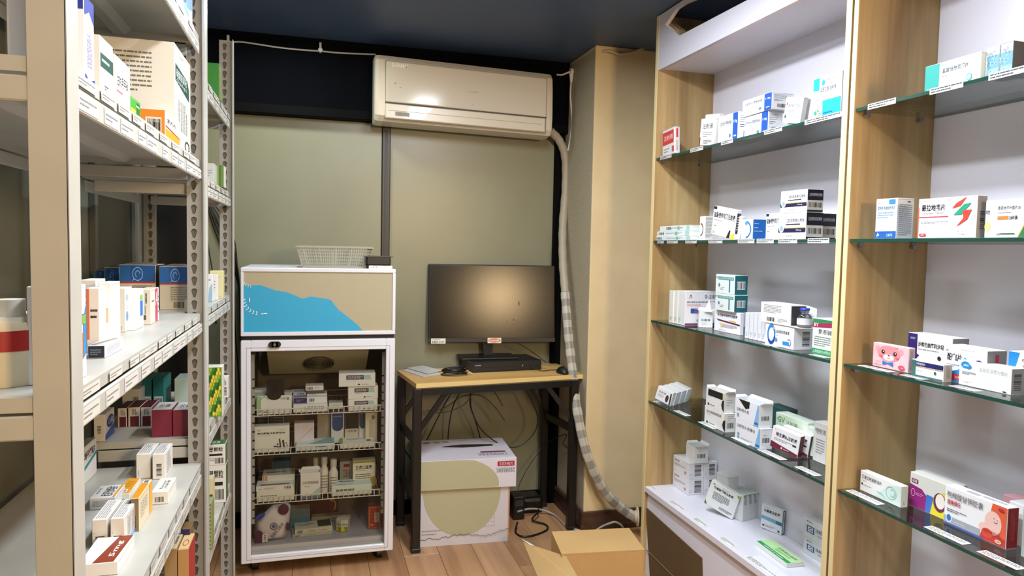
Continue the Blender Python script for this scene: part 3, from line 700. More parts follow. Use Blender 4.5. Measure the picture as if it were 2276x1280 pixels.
# ---- recorder, monitor, mouse, papers, cable coil
q0 = onZ(1051, 829, ZT); q1 = onZ(1203, 822, ZT); qb = onZ(993, 812, ZT)
yw = math.degrees(math.atan2(q1[1]-q0[1], q1[0]-q0[0])); wv = (q1-q0).length; dv = (qb-q0).length; hv = tpy(q0, (0, 0, 1), 806)
q0.z = ZT+.004
rc = carton(q0, yw, wv, dv*.92, hv-.004, '#1b1b1c', F=[('r', 0, .42, 1, .46, '#050505'), ('l', .03, .6, .12, .75, 1, '#c8c8c8'), ('e', .72, .5, .008, .06, '#b9b9b9'), ('r', .05, .1, .95, .13, '#0a0a0a')],
     T=[('r', .02, .02, .98, .03, '#0d0d0d')], name='video_recorder', label='flat black video recorder under the monitor stand on the desk', cat='recorder')
zr = ZT+hv
mn = empty('monitor', onZ(1090, 795, zr), 'black flat-screen monitor with smudged screen standing on the recorder', 'monitor')
mb_ = onZ(1090, 795, zr); MY = mb_[1]-.01
mx0, mx1 = onY(956, 680, MY)[0], onY(1233, 680, MY)[0]; mz0, mz1 = onY(1090, 762, MY)[2], onY(1090, 589, MY)[2]
SCR = noisy('dark_screen', '#161412', '#1d1a17', 6, .2, .02, 300, .3)
b = MB(); b.box(mx0, MY+.002, mz0, mx1, MY+.035, mz1, BLKP, .004); b.box(mx0+.15, MY+.035, mz0+.06, mx1-.15, MY+.06, mz1-.08, BLKP, .01); b.build('housing', mn)
b = MB(); b.box(mx0+.006, MY, mz0+.022, mx1-.006, MY+.003, mz1-.007, SCR); sc = b.build('screen', mn)
b = MB()
for (px, py, rx, rz) in ((1155, 676, .003, .012), (1143, 712, .004, .003), (1128, 716, .002, .002), (1108, 716, .003, .001), (1140, 722, .003, .001), (1170, 703, .012, .0006)):
    c = onY(px, py, MY); b.add([c+Vector((rx*math.cos(6.28*i/10), -.0004, rz*math.sin(6.28*i/10))) for i in range(10)], [list(range(10))], mat('#4a3a2a', .7))
b.build('smudges', sc)
b = MB(); b.box(mx0, MY-.002, mz0, mx1, MY+.004, mz0+.021, BLKP, .001); b.build('chin', mn)
def sticker(x0, z0, x1, z1, it, base):
    m = MB(); m.quad((x0, MY-.0026, z0), (x1, MY-.0026, z0), (x1, MY-.0026, z1), (x0, MY-.0026, z1), mat(base, .5)); ink(m, Vector((x0, MY-.0026, z0)), Vector((x1-x0, 0, 0)), Vector((0, 0, z1-z0)), Vector((0, -1, 0)), it); m.build('sticker', mn)
a = onY(961, 767, MY); c = onY(993, 755, MY); sticker(a[0], a[2], c[0], c[2], [('t', .08, .1, .92, .55, 'KEEP OUT', '#20201e', 0, True), ('l', .1, .65, .9, .9, 1, '#555')], '#dcdccc')
a = onY(1085, 764, MY); c = onY(1115, 752, MY); sticker(a[0], a[2], c[0], c[2], [('e', .5, .5, .46, .4, '#c96a50'), ('t', .14, .3, .86, .7, 'DANGER', '#efe9d8', 0, True)], '#e4d9bf')
ncx = onY(1088, 775, MY)[0]
b = MB(); b.prism([(ncx-.022, MY+.03, zr+.012), (ncx+.022, MY+.03, zr+.012), (ncx+.03, MY+.03, mz0+.05), (ncx-.03, MY+.03, mz0+.05)], (0, .014, 0), BLKP); b.build('neck', mn)
s0, s1 = onZ(1023, 798, zr), onZ(1152, 798, zr)
b = MB(); b.box(s0[0], MY-.06, zr, s1[0], MY+.09, zr+.011, BLKP, .004); b.build('stand_base', mn)
_pv = Matrix.Translation(((mx0+mx1)/2, MY+.03, mz0)); _tl = _pv @ Matrix.Rotation(math.radians(-5.5), 4, 'Z') @ Matrix.Rotation(math.radians(-6), 4, 'X') @ _pv.inverted()
bpy.context.view_layer.update()
for o_ in mn.children:
    if o_.name.split('.')[0] in ('housing', 'screen', 'chin', 'sticker'): o_.matrix_world = _tl @ o_.matrix_world
# mouse
c = onZ(1250, 829, ZT); b = MB()
bm = bmesh.new(); bmesh.ops.create_uvsphere(bm, u_segments=20, v_segments=12, radius=1)
for v in bm.verts: v.co = Vector((c[0]+v.co.x*.028, c[1]+v.co.y*.05, c[2]+max(0, v.co.z)*.034*(1-.15*v.co.y)))
b.addbm(bm, BLKP, True); ms = b.build('computer_mouse', label='black computer mouse at the right end of the desk', cat='mouse')
b = MB(); b.cyl((c[0]-.003, c[1]-.03, c[2]+.027), (c[0]+.003, c[1]-.03, c[2]+.027), .008, mat('#2c2c2e', .4), n=14); b.build('scroll_wheel', ms)
b = MB(); b.tube([c+Vector((0, .045, .008)), c+Vector((-.03, .07, .005)), c+Vector((-.09, .05, .005)), c+Vector((-.14, .1, .02)), c+Vector((-.19, .2, .06))], .0018, BLKM); b.tube([c+Vector((.02, -.03, .004)), c+Vector((.05, -.03, .003)), c+Vector((.055, .02, .003))], .0018, BLKM); b.build('cord', ms)
# papers
PAP = mat('#cfccc6', .7)
for k, (pp, lb) in enumerate((([(893, 822), (941, 838), (985, 832), (938, 816)], 'lower white paper sheet on the left end of the desk'), ([(905, 818), (950, 831), (983, 824), (940, 813)], 'upper white paper sheet lying askew on the left end of the desk'))):
    P_ = [onZ(x, y, ZT+.001+k*.004) for x, y in pp]; b = MB(); b.prism(P_, (0, 0, .0012+k*.001), PAP)
    b.build('paper_sheet', label=lb, cat='paper', group='papers on the desk')
# coil of black cable
b = MB(); c = onZ(1010, 834, ZT); rr = random.Random(2)
for k in range(9):
    R1, R2 = .05+rr.uniform(-.01, .012), .028+rr.uniform(-.006, .008); ph = rr.uniform(0, 6); dz = rr.uniform(.004, .03); tl = rr.uniform(-.25, .25)
    b.tube([c+Vector((R1*math.cos(t), R2*math.sin(t), dz+tl*R1*math.cos(t)*.5+.004)) for t in [ph+6.2832*i/12 for i in range(13)]], .0026, BLKM, 6, 3)
cc = b.build('cable_coil', label='bundled coil of black cable lying on the desk by the recorder', cat='cable')
b = MB(); b.tube([c+Vector((.03, -.01, .006)), c+Vector((.06, -.005, .02)), c+Vector((.07, .01, .01)), c+Vector((.085, -.01, .006))], .0016, mat('#d8d6cf', .5), 6, 5); b.build('white_tie', cc)

# ================================================================ recorder cartons under the desk
def PBf(p0, p1, z, yt, d, **k):
    a, c_ = onZ(*p0, z), onZ(*p1, z); yw_ = math.degrees(math.atan2(c_[1]-a[1], c_[0]-a[0])); h_ = tpy(a, (0, 0, 1), yt)
    return a, yw_, (c_-a).length, h_
a, yw_, w_, h_ = PBf((930, 1217), (1131, 1203), 0, 1090, .3)
jag = []
rr = random.Random(4)
pts = [(i/60, .13+.12*max(0, (i-42)/18)**1.3+.05*math.exp(-((i-28)/9)**2)+rr.uniform(-.02, .02)) for i in range(61)]
for i in range(60):
    (u0, v0), (u1, v1) = pts[i], pts[i+1]; jag.append(('p', [(u0, v0), (u1, v1), (u1, v1+.012), (u0, v0+.012)], '#77746f'))
lo = carton(a, yw_, w_, .30, h_, '#cfcbd0', F=[('l', .03, .18, .3, .30, 2, '#9a9794'), ('r', .985, 0, 1, 1, '#c9926a'), ('r', .62, .3, .83, .305, '#8c8a88'), ('r', .83, .3, .833, .55, '#8c8a88'), ('r', .78, .38, .83, .383, '#8c8a88'), ('r', .78, .45, .83, .453, '#8c8a88'),
   ('e', .48, .68, .43, .56, '#b0ac8a')][:6]+[('p', [(.02+.0, 1), *[(.47+.43*math.cos(math.radians(t)), .96+.80*math.sin(math.radians(t))) for t in range(183, 358, 8)], (.9, 1)], '#b3b08f')]+jag,
   name='cardboard_box', label='white carton on the floor under the desk with a jagged grey line print', cat='carton')
h1 = h_; a2 = a.copy(); a2.z = h1+.001; r_, q_ = dirs(yw_)
w2 = tpx(a2-q_*.015, r_, 1147); h2 = tpy(a2-q_*.015, (0, 0, 1), 1026)
carton(a2-q_*.015, yw_, w2, .34, h2, '#d8d4dd', F=[('p', [(0, 0), (.72, 0), *[(.30+.52*math.cos(math.radians(t)), .12+.98*math.sin(math.radians(t))) for t in range(-5, 64, 6)], (.45, 1), (0, 1)], '#b3b08f'),
     ('r', .80, .73, .98, .90, '#a3213f'), ('t', .82, .76, .96, .87, 'DS-7808 H.265 2K', '#f0e4e6', 180), ('t', .79, .50, .985, .68, '互联网硬盘录像机', '#5b5f6e', 180)],
     T=[('p', [(.27, .62), (.3, .66), (.5, .72), (.84, .68), (.84, .60), (.5, .56)], '#2a2622'), ('r', .66, .28, .93, .34, '#7a3140'), ('t', .62, .14, .94, .26, '互联网硬盘录像机', '#7f7c86', 180), ('r', .08, .8, .16, .9, '#8b8580'), ('r', .2, .82, .27, .9, '#a29d99'), ('r', .3, .84, .37, .92, '#a29d99'), ('l', .5, .9, .95, .96, 1, '#a5a1aa')],
     name='cardboard_box', label='white recorder carton with upside-down print lying on top of the other carton under the desk', cat='carton')
# ================================================================ open cardboard box in the foreground
zc = .26; cb = empty('cardboard_box', onZ(1340, 1230, 0), 'open tan cardboard box on the floor against the left cabinet base', 'carton')
P = {k: onZ(*v, zc) for k, v in dict(a=(1226, 1181), b=(1398, 1173), c=(1433, 1221), d=(1248, 1231)).items()}
P['c'].x = min(P['c'].x, 1.30); P['b'].x = min(P['b'].x, 1.30)
one(lambda m: m.prism([P['a'], P['b'], P['c'], P['d']], (0, 0, -.005), CARD), 'top_flap', cb)
def dn(p, z=0.0): return Vector((p[0], p[1], z))
Ps = {k: Vector((v[0], v[1], zc-.0054)) for k, v in P.items()}
one(lambda m: m.prism([Ps['d'], Ps['c'], dn(P['c']), dn(P['d'])], (0, .005, 0), CARD), 'front_side', cb)
one(lambda m: m.prism([Ps['c'], Ps['b'], dn(P['b']), dn(P['c'])], (-.005, 0, 0), CARD), 'right_side', cb)
one(lambda m: m.prism([Ps['a'], Ps['b'], dn(P['b']), dn(P['a'])], (0, -.005, 0), CARD), 'rear_side', cb)
one(lambda m: m.prism([Ps['d'], Ps['a'], dn(P['a']), dn(P['d'])], (.005, 0, 0), CARD), 'left_side', cb)
F_ = [onZ(1161, 1200, .20), onZ(1185, 1212, .205), onZ(1258, 1236, .255), onZ(1300, 1310, .255), onZ(1215, 1330, .18)]
one(lambda m: m.prism(F_, (0, 0, -.004), CARD), 'loose_flap', cb)
one(lambda m: m.prism([onZ(1159, 1198, .204), onZ(1170, 1203, .204), onZ(1188, 1213, .209), onZ(1178, 1212, .208)], (0, 0, .001), mat('#e4e2da', .2)), 'clear_tape', cb)
# ================================================================ basket, box and tray on top of the fridge
bk = empty('plastic_basket', (.1, 3.1, zh1), 'grey plastic lattice basket on top of the fridge', 'basket')
BKM = mat('#9f9b89', .45); BY = 3.02
bl, br_ = onY(660, 550, BY)[0], onY(828, 553, BY)[0]; zt2 = onY(740, 549, BY)[2]; zb2 = zh1+.001; ins = .022; dep = .22
m = MB()
for q in ((bl-.006, BY-.006, br_+.006, BY+.006), (bl-.006, BY+dep-.006, br_+.006, BY+dep+.006), (bl-.006, BY, bl+.006, BY+dep), (br_-.006, BY, br_+.006, BY+dep)): m.box(q[0], q[1], zt2-.004, q[2], q[3], zt2, BKM)
m.build('rim', bk)
def lat(A, B, C_, D_, n, rows, name):
    m = MB(); A, B, C_, D_ = map(Vector, (A, B, C_, D_))
    for i in range(n+1):
        t = i/n; m.bar(A.lerp(B, t), D_.lerp(C_, t), .0022 if i % 7 else .006, .0015, BKM, (0, 1, 0) if abs((B-A).x) > .01 else (1, 0, 0))
    for k in range(rows+1):
        t = k/rows; m.bar(A.lerp(D_, t), B.lerp(C_, t), .0015, .003 if 0 < k < rows else .007, BKM)
    m.build(name, bk)
o1 = [(bl, BY, zt2), (br_, BY, zt2), (br_, BY+dep, zt2), (bl, BY+dep, zt2)]; i1 = [(bl+ins, BY+ins, zb2+.003), (br_-ins, BY+ins, zb2+.003), (br_-ins, BY+dep-ins, zb2+.003), (bl+ins, BY+dep-ins, zb2+.003)]
for k in range(4): lat(o1[k], o1[(k+1) % 4], i1[(k+1) % 4], i1[k], 30 if k % 2 == 0 else 20, 6, 'lattice_wall')
bx('bottom', bk, bl+ins, BY+ins, zb2, br_-ins, BY+dep-ins, zb2+.002, BKM)
PB(zh1, ('Y', 3.0), 820, 872, 590, .14, 'white medicine carton lying on the right end of the fridge top', yaw=0, F=[('t', .05, .25, .35, .75, '注射用', '#2a2a2c'), ('l', .4, .3, .9, .7, 2, '#888')], name='medicine_box')
z_ = onY(820, 590, 3.0)[2]+.001
bt_ = empty('black_tray', onY(843, 590, 3.02), 'open black plastic tray stacked on the carton at the right end of the fridge top', 'tray')
x0, x1_ = onY(815, 580, 3.0)[0], onY(868, 580, 3.0)[0]; z1_ = onY(843, 571, 3.0)[2]
m = MB(); m.box(x0, 3.0, z_, x1_, 3.12, z_+.003, BLKM)
for q in ((x0, 3.0, x1_, 3.003), (x0, 3.117, x1_, 3.12), (x0, 3.0, x0+.003, 3.12), (x1_-.003, 3.0, x1_, 3.12)): m.box(q[0], q[1], z_, q[2], q[3], z1_, BLKM)
m.build('tray_body', bt_); bx('tray_rim', bt_, x0-.006, 2.994, z1_, x1_+.012, 3.126, z1_+.003, mat('#53504a', .4), .001)
# ================================================================ cables
def cable(lbl, pts, r=.003, m=BLKM, name='cable', group=None, y=None):
    P_ = [onY(*p) for p in pts]; b = MB(); b.tube(P_, r, m, 6, 6); return b.build(name, label=lbl, cat='cable', group=group)
yk = YW-.025
cable('black cable hanging from the desk to the left side of the carton', [(1006, 868, 3.3), (985, 905, 3.35), (960, 955, 3.4), (945, 985, 3.42)], group='cables under the desk')
cable('black cable dropping from the desk, second from the left', [(1026, 866, 3.3), (1008, 900, 3.35), (999, 940, 3.4), (995, 983, 3.42)], group='cables under the desk')
cable('black cable dropping from the desk to the middle of the carton', [(1046, 866, 3.3), (1045, 900, 3.35), (1058, 940, 3.4), (1069, 980, 3.42)], group='cables under the desk')
cable('long black cable looping low from the desk middle up to its right', [(1046, 868, 3.3), (1048, 910, 3.3), (1070, 955, 3.3), (1110, 986, 3.3), (1150, 993, 3.3), (1185, 965, 3.3), (1195, 930, 3.3), (1182, 890, 3.3), (1165, 862, 3.3)], group='cables under the desk')
cable('grey coaxial cable ending loose above the carton, the longer one', [(955, 915, 3.35), (990, 905, 3.35), (1030, 880, 3.35), (1070, 880, 3.32), (1100, 905, 3.3), (1122, 936, 3.3)], .0035, mat('#4b463a', .5), group='cables under the desk')
cable('grey coaxial cable ending loose near the desk top, the shorter one', [(1090, 862, 3.3), (1105, 880, 3.3), (1117, 902, 3.3)], .0035, mat('#4b463a', .5), group='cables under the desk')
cable('grey cable strung from the left rail to the desk middle', [(950, 912, 3.3), (985, 917, 3.3), (1030, 900, 3.3), (1055, 868, 3.3)], .003, mat('#4b463a', .5), group='cables under the desk')
cable('thin black cord rising from the floor adapter behind the desk leg', [(1150, 1120, 3.3), (1152, 1085, 3.35), (1170, 1045, 3.4), (1194, 1010, 3.42), (1215, 985, 3.42), (1258, 965, 3.3), (1252, 985, 3.3), (1262, 997, 3.3)], .002, group='cords at the floor')
cable('black cord behind the left desk legs', [(885, 968, 3.4), (900, 1000, 3.42), (913, 1020, 3.42)], .003, group='cords at the floor')
cable('thin black cord running down from the monitor back to the desk', [(1150, 762, 3.3), (1180, 780, 3.3), (1213, 805, 3.3)], .002, group='cords on the desk')
for k in range(6):
    s = k*4
    cable('%s strand of the black cable bundle slanting down the back wall' % ('lowest', 'second lowest', 'third lowest', 'third highest', 'second highest', 'highest')[k],
      [(420-s, 380+s*0, yk-.004*k), (458+s*.3, 452-s*.6, yk-.004*k), (478+s*.8, 510-s*2.2, yk-.004*k), (500+s, 565-s*1.7, yk-.004*k), (523+s*.2, 610-s*1.2, yk-.004*k), (532, 660-s, yk-.004*k), (534, 760, yk-.004*k)], .0035, group='cable bundle on the back wall')
cable('single black cable hanging free behind the far rack', [(459, 480, yk-.03), (462, 540, yk-.03), (470, 590, yk-.03), (478, 640, yk-.03), (480, 720, yk-.03)], .003)
cable('black cable running down the wall left of the fridge', [(521, 690, yk-.02), (524, 760, yk-.02), (530, 830, yk-.02), (533, 900, yk-.02)], .003)
WC = mat('#a5a49e', .5)
wcb = cable('pale cable clipped along the ceiling line left of the air conditioner', [(491, 165, 3.36), (493, 130, 3.38), (505, 99, 3.42), (530, 93, 3.43), (570, 98, 3.43), (615, 105, 3.43), (660, 110, 3.43), (715, 114, 3.43), (760, 118, 3.43), (835, 121, 3.43)], .004, WC)
for px, py in ((507, 96), (712, 112)):
    c = onY(px, py, 3.43); b = MB(); b.cyl(c+Vector((0, -.012, 0)), c+Vector((0, .02, 0)), .010, mat('#c9c8c2', .5), n=10); b.box(c[0]-.005, 3.425, c[2]+.008, c[0]+.005, 3.44, c[2]+.035, mat('#c9c8c2', .5)); b.build('cable_clip', wcb)
# plug and socket by the column
so = onY(1292, 165, 3.40); b = MB(); b.box(so[0]-.03, 3.36, so[2]-.055, XCOL, 3.46, so[2]+.05, mat('#d6cdb8', .4), .005)
sk_ = b.build('wall_socket', label='cream socket box high on the column right of the air conditioner', cat='socket')
pp = onY(1270, 165, 3.40); b = MB(); b.cyl(pp+Vector((-.008, 0, .012)), pp+Vector((.03, 0, .012)), .018, mat('#e6e2d6', .4), n=16); b.cyl(pp+Vector((0, 0, .012)), pp+Vector((0, 0, -.04)), .013, mat('#e6e2d6', .4), .006, n=12)
b.tube([pp+Vector((0, 0, -.03)), onY(1268, 215, 3.40), onY(1271, 265, 3.40), onY(1268, 305, 3.41), onY(1262, 335, 3.43)], .0045, mat('#dcd8cc', .4), 8, 6)
b.tube([pp+Vector((-.008, 0, .012)), onY(1250, 166, 3.42), onY(1238, 166, 3.44)], .0045, mat('#dcd8cc', .4), 8, 4)
b.build('power_plug', label='white power plug and lead hanging from the high socket', cat='plug')
# adapters and leads on the floor
f0 = onZ(1158, 1150, 0)
b = MB(); b.box(f0[0]-.05, f0[1]-.03, 0, f0[0]+.01, f0[1]+.05, .12, BLKM, .006); b.box(f0[0]-.04, f0[1]-.031, .07, f0[0], f0[1]-.029, .1, mat('#2b2b2b', .5))
b.build('power_adapter', label='black power adapter standing on the floor by the carton', cat='adapter')
b = MB(); b.box(f0[0]+.02, f0[1]+.03, 0, f0[0]+.13, f0[1]+.15, .085, BLKM, .02); b.build('black_pouch', label='black rounded pouch on the floor behind the adapter', cat='pouch')
def fcable(lbl, pts, r, m, g=None):
    P_ = [onZ(px, py, r+.001+dz) for px, py, dz in pts]; b = MB(); b.tube(P_, r, m, 8, 6); b.build('cable', label=lbl, cat='cable', group=g)
fcable('black lead looped on the floor in front of the adapter', [(1150, 1160, .03), (1146, 1182, 0), (1160, 1192, 0), (1185, 1190, 0), (1215, 1178, 0), (1213, 1166, 0), (1183, 1155, .01), (1196, 1138, .03), (1195, 1125, .02)], .0045, BLKM)
fcable('white lead curving across the floor behind the desk leg', [(1150, 1137, .04), (1175, 1131, .04), (1205, 1133, .02), (1235, 1146, 0), (1258, 1168, 0), (1285, 1178, 0), (1310, 1178, 0)], .005, mat('#a19e98', .5))
fcable('white lead arching behind the open tan box', [(1325, 1178, 0), (1338, 1170, .02), (1352, 1164, .04), (1368, 1160, .05), (1382, 1168, .03), (1385, 1176, 0)], .005, mat('#a19e98', .5))
b = MB()
for k in range(5): 
    b.tube([onZ(1140+k*6, 1118-k*2, .02+k*.01), onZ(1160+k*5, 1112, .05-k*.008), onZ(1190-k*4, 1116+k*2, .03), onZ(1198, 1122, .01)], .003, BLKM, 6, 5)
b.build('tangled_leads', label='tangle of thin black leads on the floor by the back wall', cat='cable', kind='stuff')
# ================================================================ medicine cartons
K = '#2b2b30'; G_ = '#8f8f90'
def LX(d): return ('X', XC+d)
# ---- left cabinet, shelf 1 (highest glass shelf)
z = Z[0]+.0005; gA = 'cartons on the top glass shelf of the left cabinet'
PB(z, LX(.02), 1473, 1499, 292, 1511, 'small red and white carton at the far left end of the top glass shelf', body='#d9d3cf', group=gA, tip=-4,
   F=[('r', 0, .42, .95, .92, '#c43a3c'), ('t', .12, .58, .85, .78, '注射用', '#f1dcd8'), ('l', .1, .1, .6, .3, 2, G_), ('r', .8, .08, .97, .3, '#c04a4a')], R=[('r', .3, .6, .7, .95, '#c43a3c'), ('l', .3, .1, .7, .5, 4, '#b05050', True)])
for i, lb in enumerate(('front', 'rear')):
    PB(z, LX(.02+.022*i), 1553+i*8, 1584+i*8, 272-i*9, .02, '%s slim white carton of two leaning on the top glass shelf beside the blue-striped one' % lb, body='#dedcd8', group=gA, tip=7,
       F=[('r', 0, .0, .06, .3, '#5a2a20'), ('t', .15, .62, .9, .82, '注射液', K), ('l', .2, .3, .9, .5, 3, G_), ('l', .3, .05, .9, .2, 3, K)])
bandF = [('t', .06, .62, .68, .80, '注射用头孢唑林钠', K), ('e', .62, .22, .05, .08, '#5b7f9c'), ('r', .76, 0, 1, 1, '#1c55ad'), ('t', .8, .62, .96, .76, '1.0g', '#eef', 0, True), ('r', .82, .15, .94, .2, '#cfe0f5')]
bandR = [('l', .08, .62, .7, .9, 4, G_), ('l', .08, .45, .5, .58, 2, K), ('b', .25, .12, .72, .34)]
PB(z, LX(.03), 1595, 1639, 261, 1689, 'blue-striped white carton standing alone beside the stacked pair on the top glass shelf', body='#e9e9ee', group=gA, F=bandF, R=bandR)
p = PB(z, LX(.055), 1650, 1706, 262, 1738, 'lower of two stacked white cartons with blue stripe on the top glass shelf', body='#e9e9ee', group=gA, F=bandF, R=bandR)
PB(p['top_z']+.0006, LX(.05), 1650, 1715, 225, 1763, 'upper of two stacked white cartons with blue stripe on the top glass shelf', body='#e9e9ee', group=gA, F=bandF, R=bandR)
for i, lb in enumerate(('front', 'rear')):
    PB(z, LX(.02+.019*i), 1738+i*4, 1777+i*6, 232-i*8, .016, '%s of two slim plain white cartons leaning right on the top glass shelf' % lb, body='#e4e3e4', group=gA, tip=11, h=.075,
       F=[('e', .1, .75, .04, .06, '#c0504a'), ('t', .2, .62, .85, .76, '氟尿嘧啶注射液', '#6a6a70'), ('l', .1, .3, .6, .5, 4, G_), ('r', .06, .2, .14, .3, K)])
PB(z, LX(.02), 1805, 1868, 177, .05, 'cyan and white carton at the divider end of the left cabinet top glass shelf', body='#e6e9ee', group=gA,
   F=[('r', 0, .70, .22, 1, '#18a9cf'), ('e', .36, .86, .06, .07, '#3e9ab5'), ('l', .5, .88, .95, .92, 1, G_), ('t', .26, .62, .82, .74, '间苯三酚注射液', K), ('r', .36, .0, 1, .42, '#17a7d6'), ('l', .4, .06, .95, .14, 1, '#0d4e8a'), ('e', .1, .16, .05, .05, '#3aa07a'), ('e', .2, .2, .03, .03, '#3aa07a'), ('o', .26, .08, .05, .06, .3, 0, 270, '#3aa07a')])
# ---- shelf 2
z = Z[1]+.0005; gB = 'cartons on the second glass shelf of the left cabinet'
zz = z
for i, (a, b_, h_, lb) in enumerate(((1456, 1534, .017, 'lowest'), (1454, 1532, .019, 'middle'), (1466, 1533, .020, 'uppermost'))):
    PB(zz, LX(.018+.004*i), a, b_, 0, .05, '%s slim white and mint carton of the flat pile by oak panel, second shelf' % lb, body='#dfe6e2', h=h_, group=gB,
       F=[('b', .04+.1*i, .2, .2+.1*i, .8), ('l', .35, .35, .8, .7, 2, G_), ('r', .62, .1, .68, .9, '#7db8a8'), ('r', .9, 0, 1, 1, '#a9cfc4')]); zz += h_+.0008
PB(z, LX(.05), 1554, 1566, 481, 1584, 'small white carton with a brown ring behind the slanted carton on the second shelf', body='#e4e0d8', group=gB, F=[('o', .2, .45, .5, .28, .22, -90, 90, '#6a2e20')], R=[('l', .05, .1, .95, .95, 14, G_)])
inj = [('r', .0, .9, .14, 1, '#20221f'), ('t', .04, .62, .96, .82, '盐酸倍他司汀注射液', '#1b1b1e', 0, True), ('l', .06, .5, .5, .55, 1, G_), ('l', .08, .3, .3, .34, 1, K), ('r', .05, .06, .14, .14, '#bdbdb8')]
PB(z, LX(.03), 1579, 1631, 471, .016, 'white carton with black and yellow corner leaning on the second shelf', body='#ecebea', group=gB, tip=9,
   F=inj+[('p', [(.68, 0), (.78, .28), (.83, .28), (.80, 0)], '#1e1e20'), ('p', [(.80, 0), (.86, .12), (1, .22), (1, 0)], '#e6d436')], R=[('r', 0, .2, 1, .9, '#2a2a2c'), ('l', .2, .3, .8, .8, 6, '#ddd')])
PB(z, LX(.04), 1598, 1643, 471, .014, 'plain white edge of the second carton leaning behind the black and yellow cornered one', body='#dcdad8', group=gB, tip=12, F=[], h=.078)
PB(z, LX(.03), 1646, 1672, 488, 1703, 'white and bright blue carton with an arc mark in the middle of the second shelf', body='#e6ebf2', group=gB, F=[('o', .35, .5, .55, .45, .18, -80, 80, '#2c6db0'), ('e', .45, .82, .12, .1, '#4aa3c9')],
   R=[('r', 0, 0, 1, 1, '#1565b8'), ('l', .08, .75, .85, .82, 1, '#cfe3f5'), ('l', .08, .55, .6, .62, 1, '#cfe3f5'), ('l', .08, .38, .8, .45, 1, '#cfe3f5')])
PB(z, LX(.05), 1701, 1745, 475, .05, 'white carton with a black corner tag, half hidden behind the navy-sided stack', body='#e8e9e8', group=gB, F=inj[:5])
nF = [('r', .88, .92, 1, 1, '#dcdcdc'), ('t', .28, .64, .94, .80, '注射用奥美拉唑钠', '#3a3a48'), ('r', .28, .55, .8, .59, K), ('r', 0, .26, 1, .42, '#1d1f45'), ('r', .0, .42, 1, .45, '#d9a860'), ('e', .12, .42, .09, .17, '#dfe6ee'), ('e', .12, .42, .06, .11, '#8fa9c4'), ('t', .66, .3, .84, .38, '40mg', '#e8e8f0'), ('l', .3, .1, .65, .16, 1, G_)]
nR = [('r', 0, 0, 1, 1, '#121328'), ('t', .1, .7, .92, .84, '注射用奥美拉唑钠', '#d8d8e4'), ('r', 0, .08, 1, .52, '#d3d0ca'), ('b', .1, .2, .9, .42)]
p = PB(z, LX(.02), 1729, 1790, 475, 1828, 'lower navy-sided white carton under the stack on the second shelf', body='#f0eff2', group=gB, F=nF, R=nR)
PB(p['top_z']+.0006, LX(.02), 1734, 1793, 426, 1829, 'upper navy-sided white carton on top of the stack on the second shelf', body='#f0eff2', group=gB, F=nF, R=nR)
PB(z, LX(.10), 1802, 1822, 475, .055, 'navy-sided carton tucked in beside the stack next to the divider on the second shelf', body='#e6e5ea', group=gB, F=nF, R=nR)
# ---- shelf 3
z = Z[2]+.0005; gC = 'cartons on the third glass shelf of the left cabinet'
for i, lb in enumerate(('first', 'second', 'third')):
    PB(z, LX(.035+.003*i), 1486+i*9.5, 1495+i*9.5, 645, .125, '%s slim white carton from the oak panel in the upright row on the third shelf' % lb, body='#e3e1da', group=gC, F=[('l', .2, .05, .8, .2, 3, '#b5b3ab')])
PB(z, LX(.035), 1514.5, 1521, 647, 1590, 'last white carton of the upright row by oak panel, black triangle logo on broad side', body='#e2dfe2', group=gC,
   R=[('t', .12, .8, .22, .92, 'Λ', K, 0, True), ('t', .62, .78, .98, .92, '多注射', K), ('l', .05, .66, .95, .72, 2, K), ('r', .05, .58, .5, .64, '#d8b8b8'), ('r', .18, .36, .42, .5, '#2a4f96'), ('l', .3, .36, .6, .5, 2, '#c08a60'), ('e', .42, .14, .04, .05, '#5577a0'), ('r', .0, 0, 1, .06, '#6a3a66')])
p = onZ(1553, 727, z)
o = carton(p, -25, .05, .045, tpy(p, (0, 0, 1), 691), '#e4e3e2', F=[('b', .15, .38, .82, .52), ('l', .2, .1, .6, .3, 2, '#bbb')], openf='top', label='small white carton with torn open flap standing before the upright row', group=gC)
pb = MB(); t0 = p+Vector((.012, -.012, tpy(p, (0, 0, 1), 692))); pb.prism([t0, t0+Vector((.022, -.02, 0)), t0+Vector((.018, -.012, .03)), t0+Vector((.016, -.01, .048)), t0+Vector((.006, -.004, .02))], (.001, .001, 0), mat('#e9e8e6', .6))
fo = pb.build('flap', o)
q = PB(z, ('P', 733), 1587, 1644, 687, 1652, 'white carton with dark red wedge stripe at the foot of the teal-sided pair', body='#e8e8ee', group=gC,
   F=[('t', .12, .72, .9, .86, '马来酸氯苯那敏注射液', K, 0, True), ('p', [(.08, .58), (1, .48), (1, .40), (.15, .50)], '#6e1f2b'), ('p', [(.6, .60), (.85, .58), (.85, .53), (.6, .56)], '#e0b63a'), ('l', .3, .2, .9, .38, 4, '#a06060'), ('p', [(.2, .4), (.38, .4), (.3, .12)], '#d9c98a'), ('l', .2, .05, .8, .1, 1, '#b06080')])
tzz = q['top_z']+.0006
tF = [('t', .02, .8, .12, .9, 'NC', K, 0, True), ('r', .14, .74, .96, .9, '#1f7f7c'), ('t', .16, .76, .94, .88, '注射用阿奇霉素', '#d9eeec'), ('r', .72, .1, .78, .74, '#2a7f86'), ('e', .2, .45, .05, .1, '#6b7f90'), ('l', .3, .3, .7, .36, 1, '#c09a50'), ('l', .25, .2, .68, .26, 1, K)]
tR = [('r', 0, 0, 1, 1, '#14616b'), ('b', .2, .3, .8, .66, False, 1)]
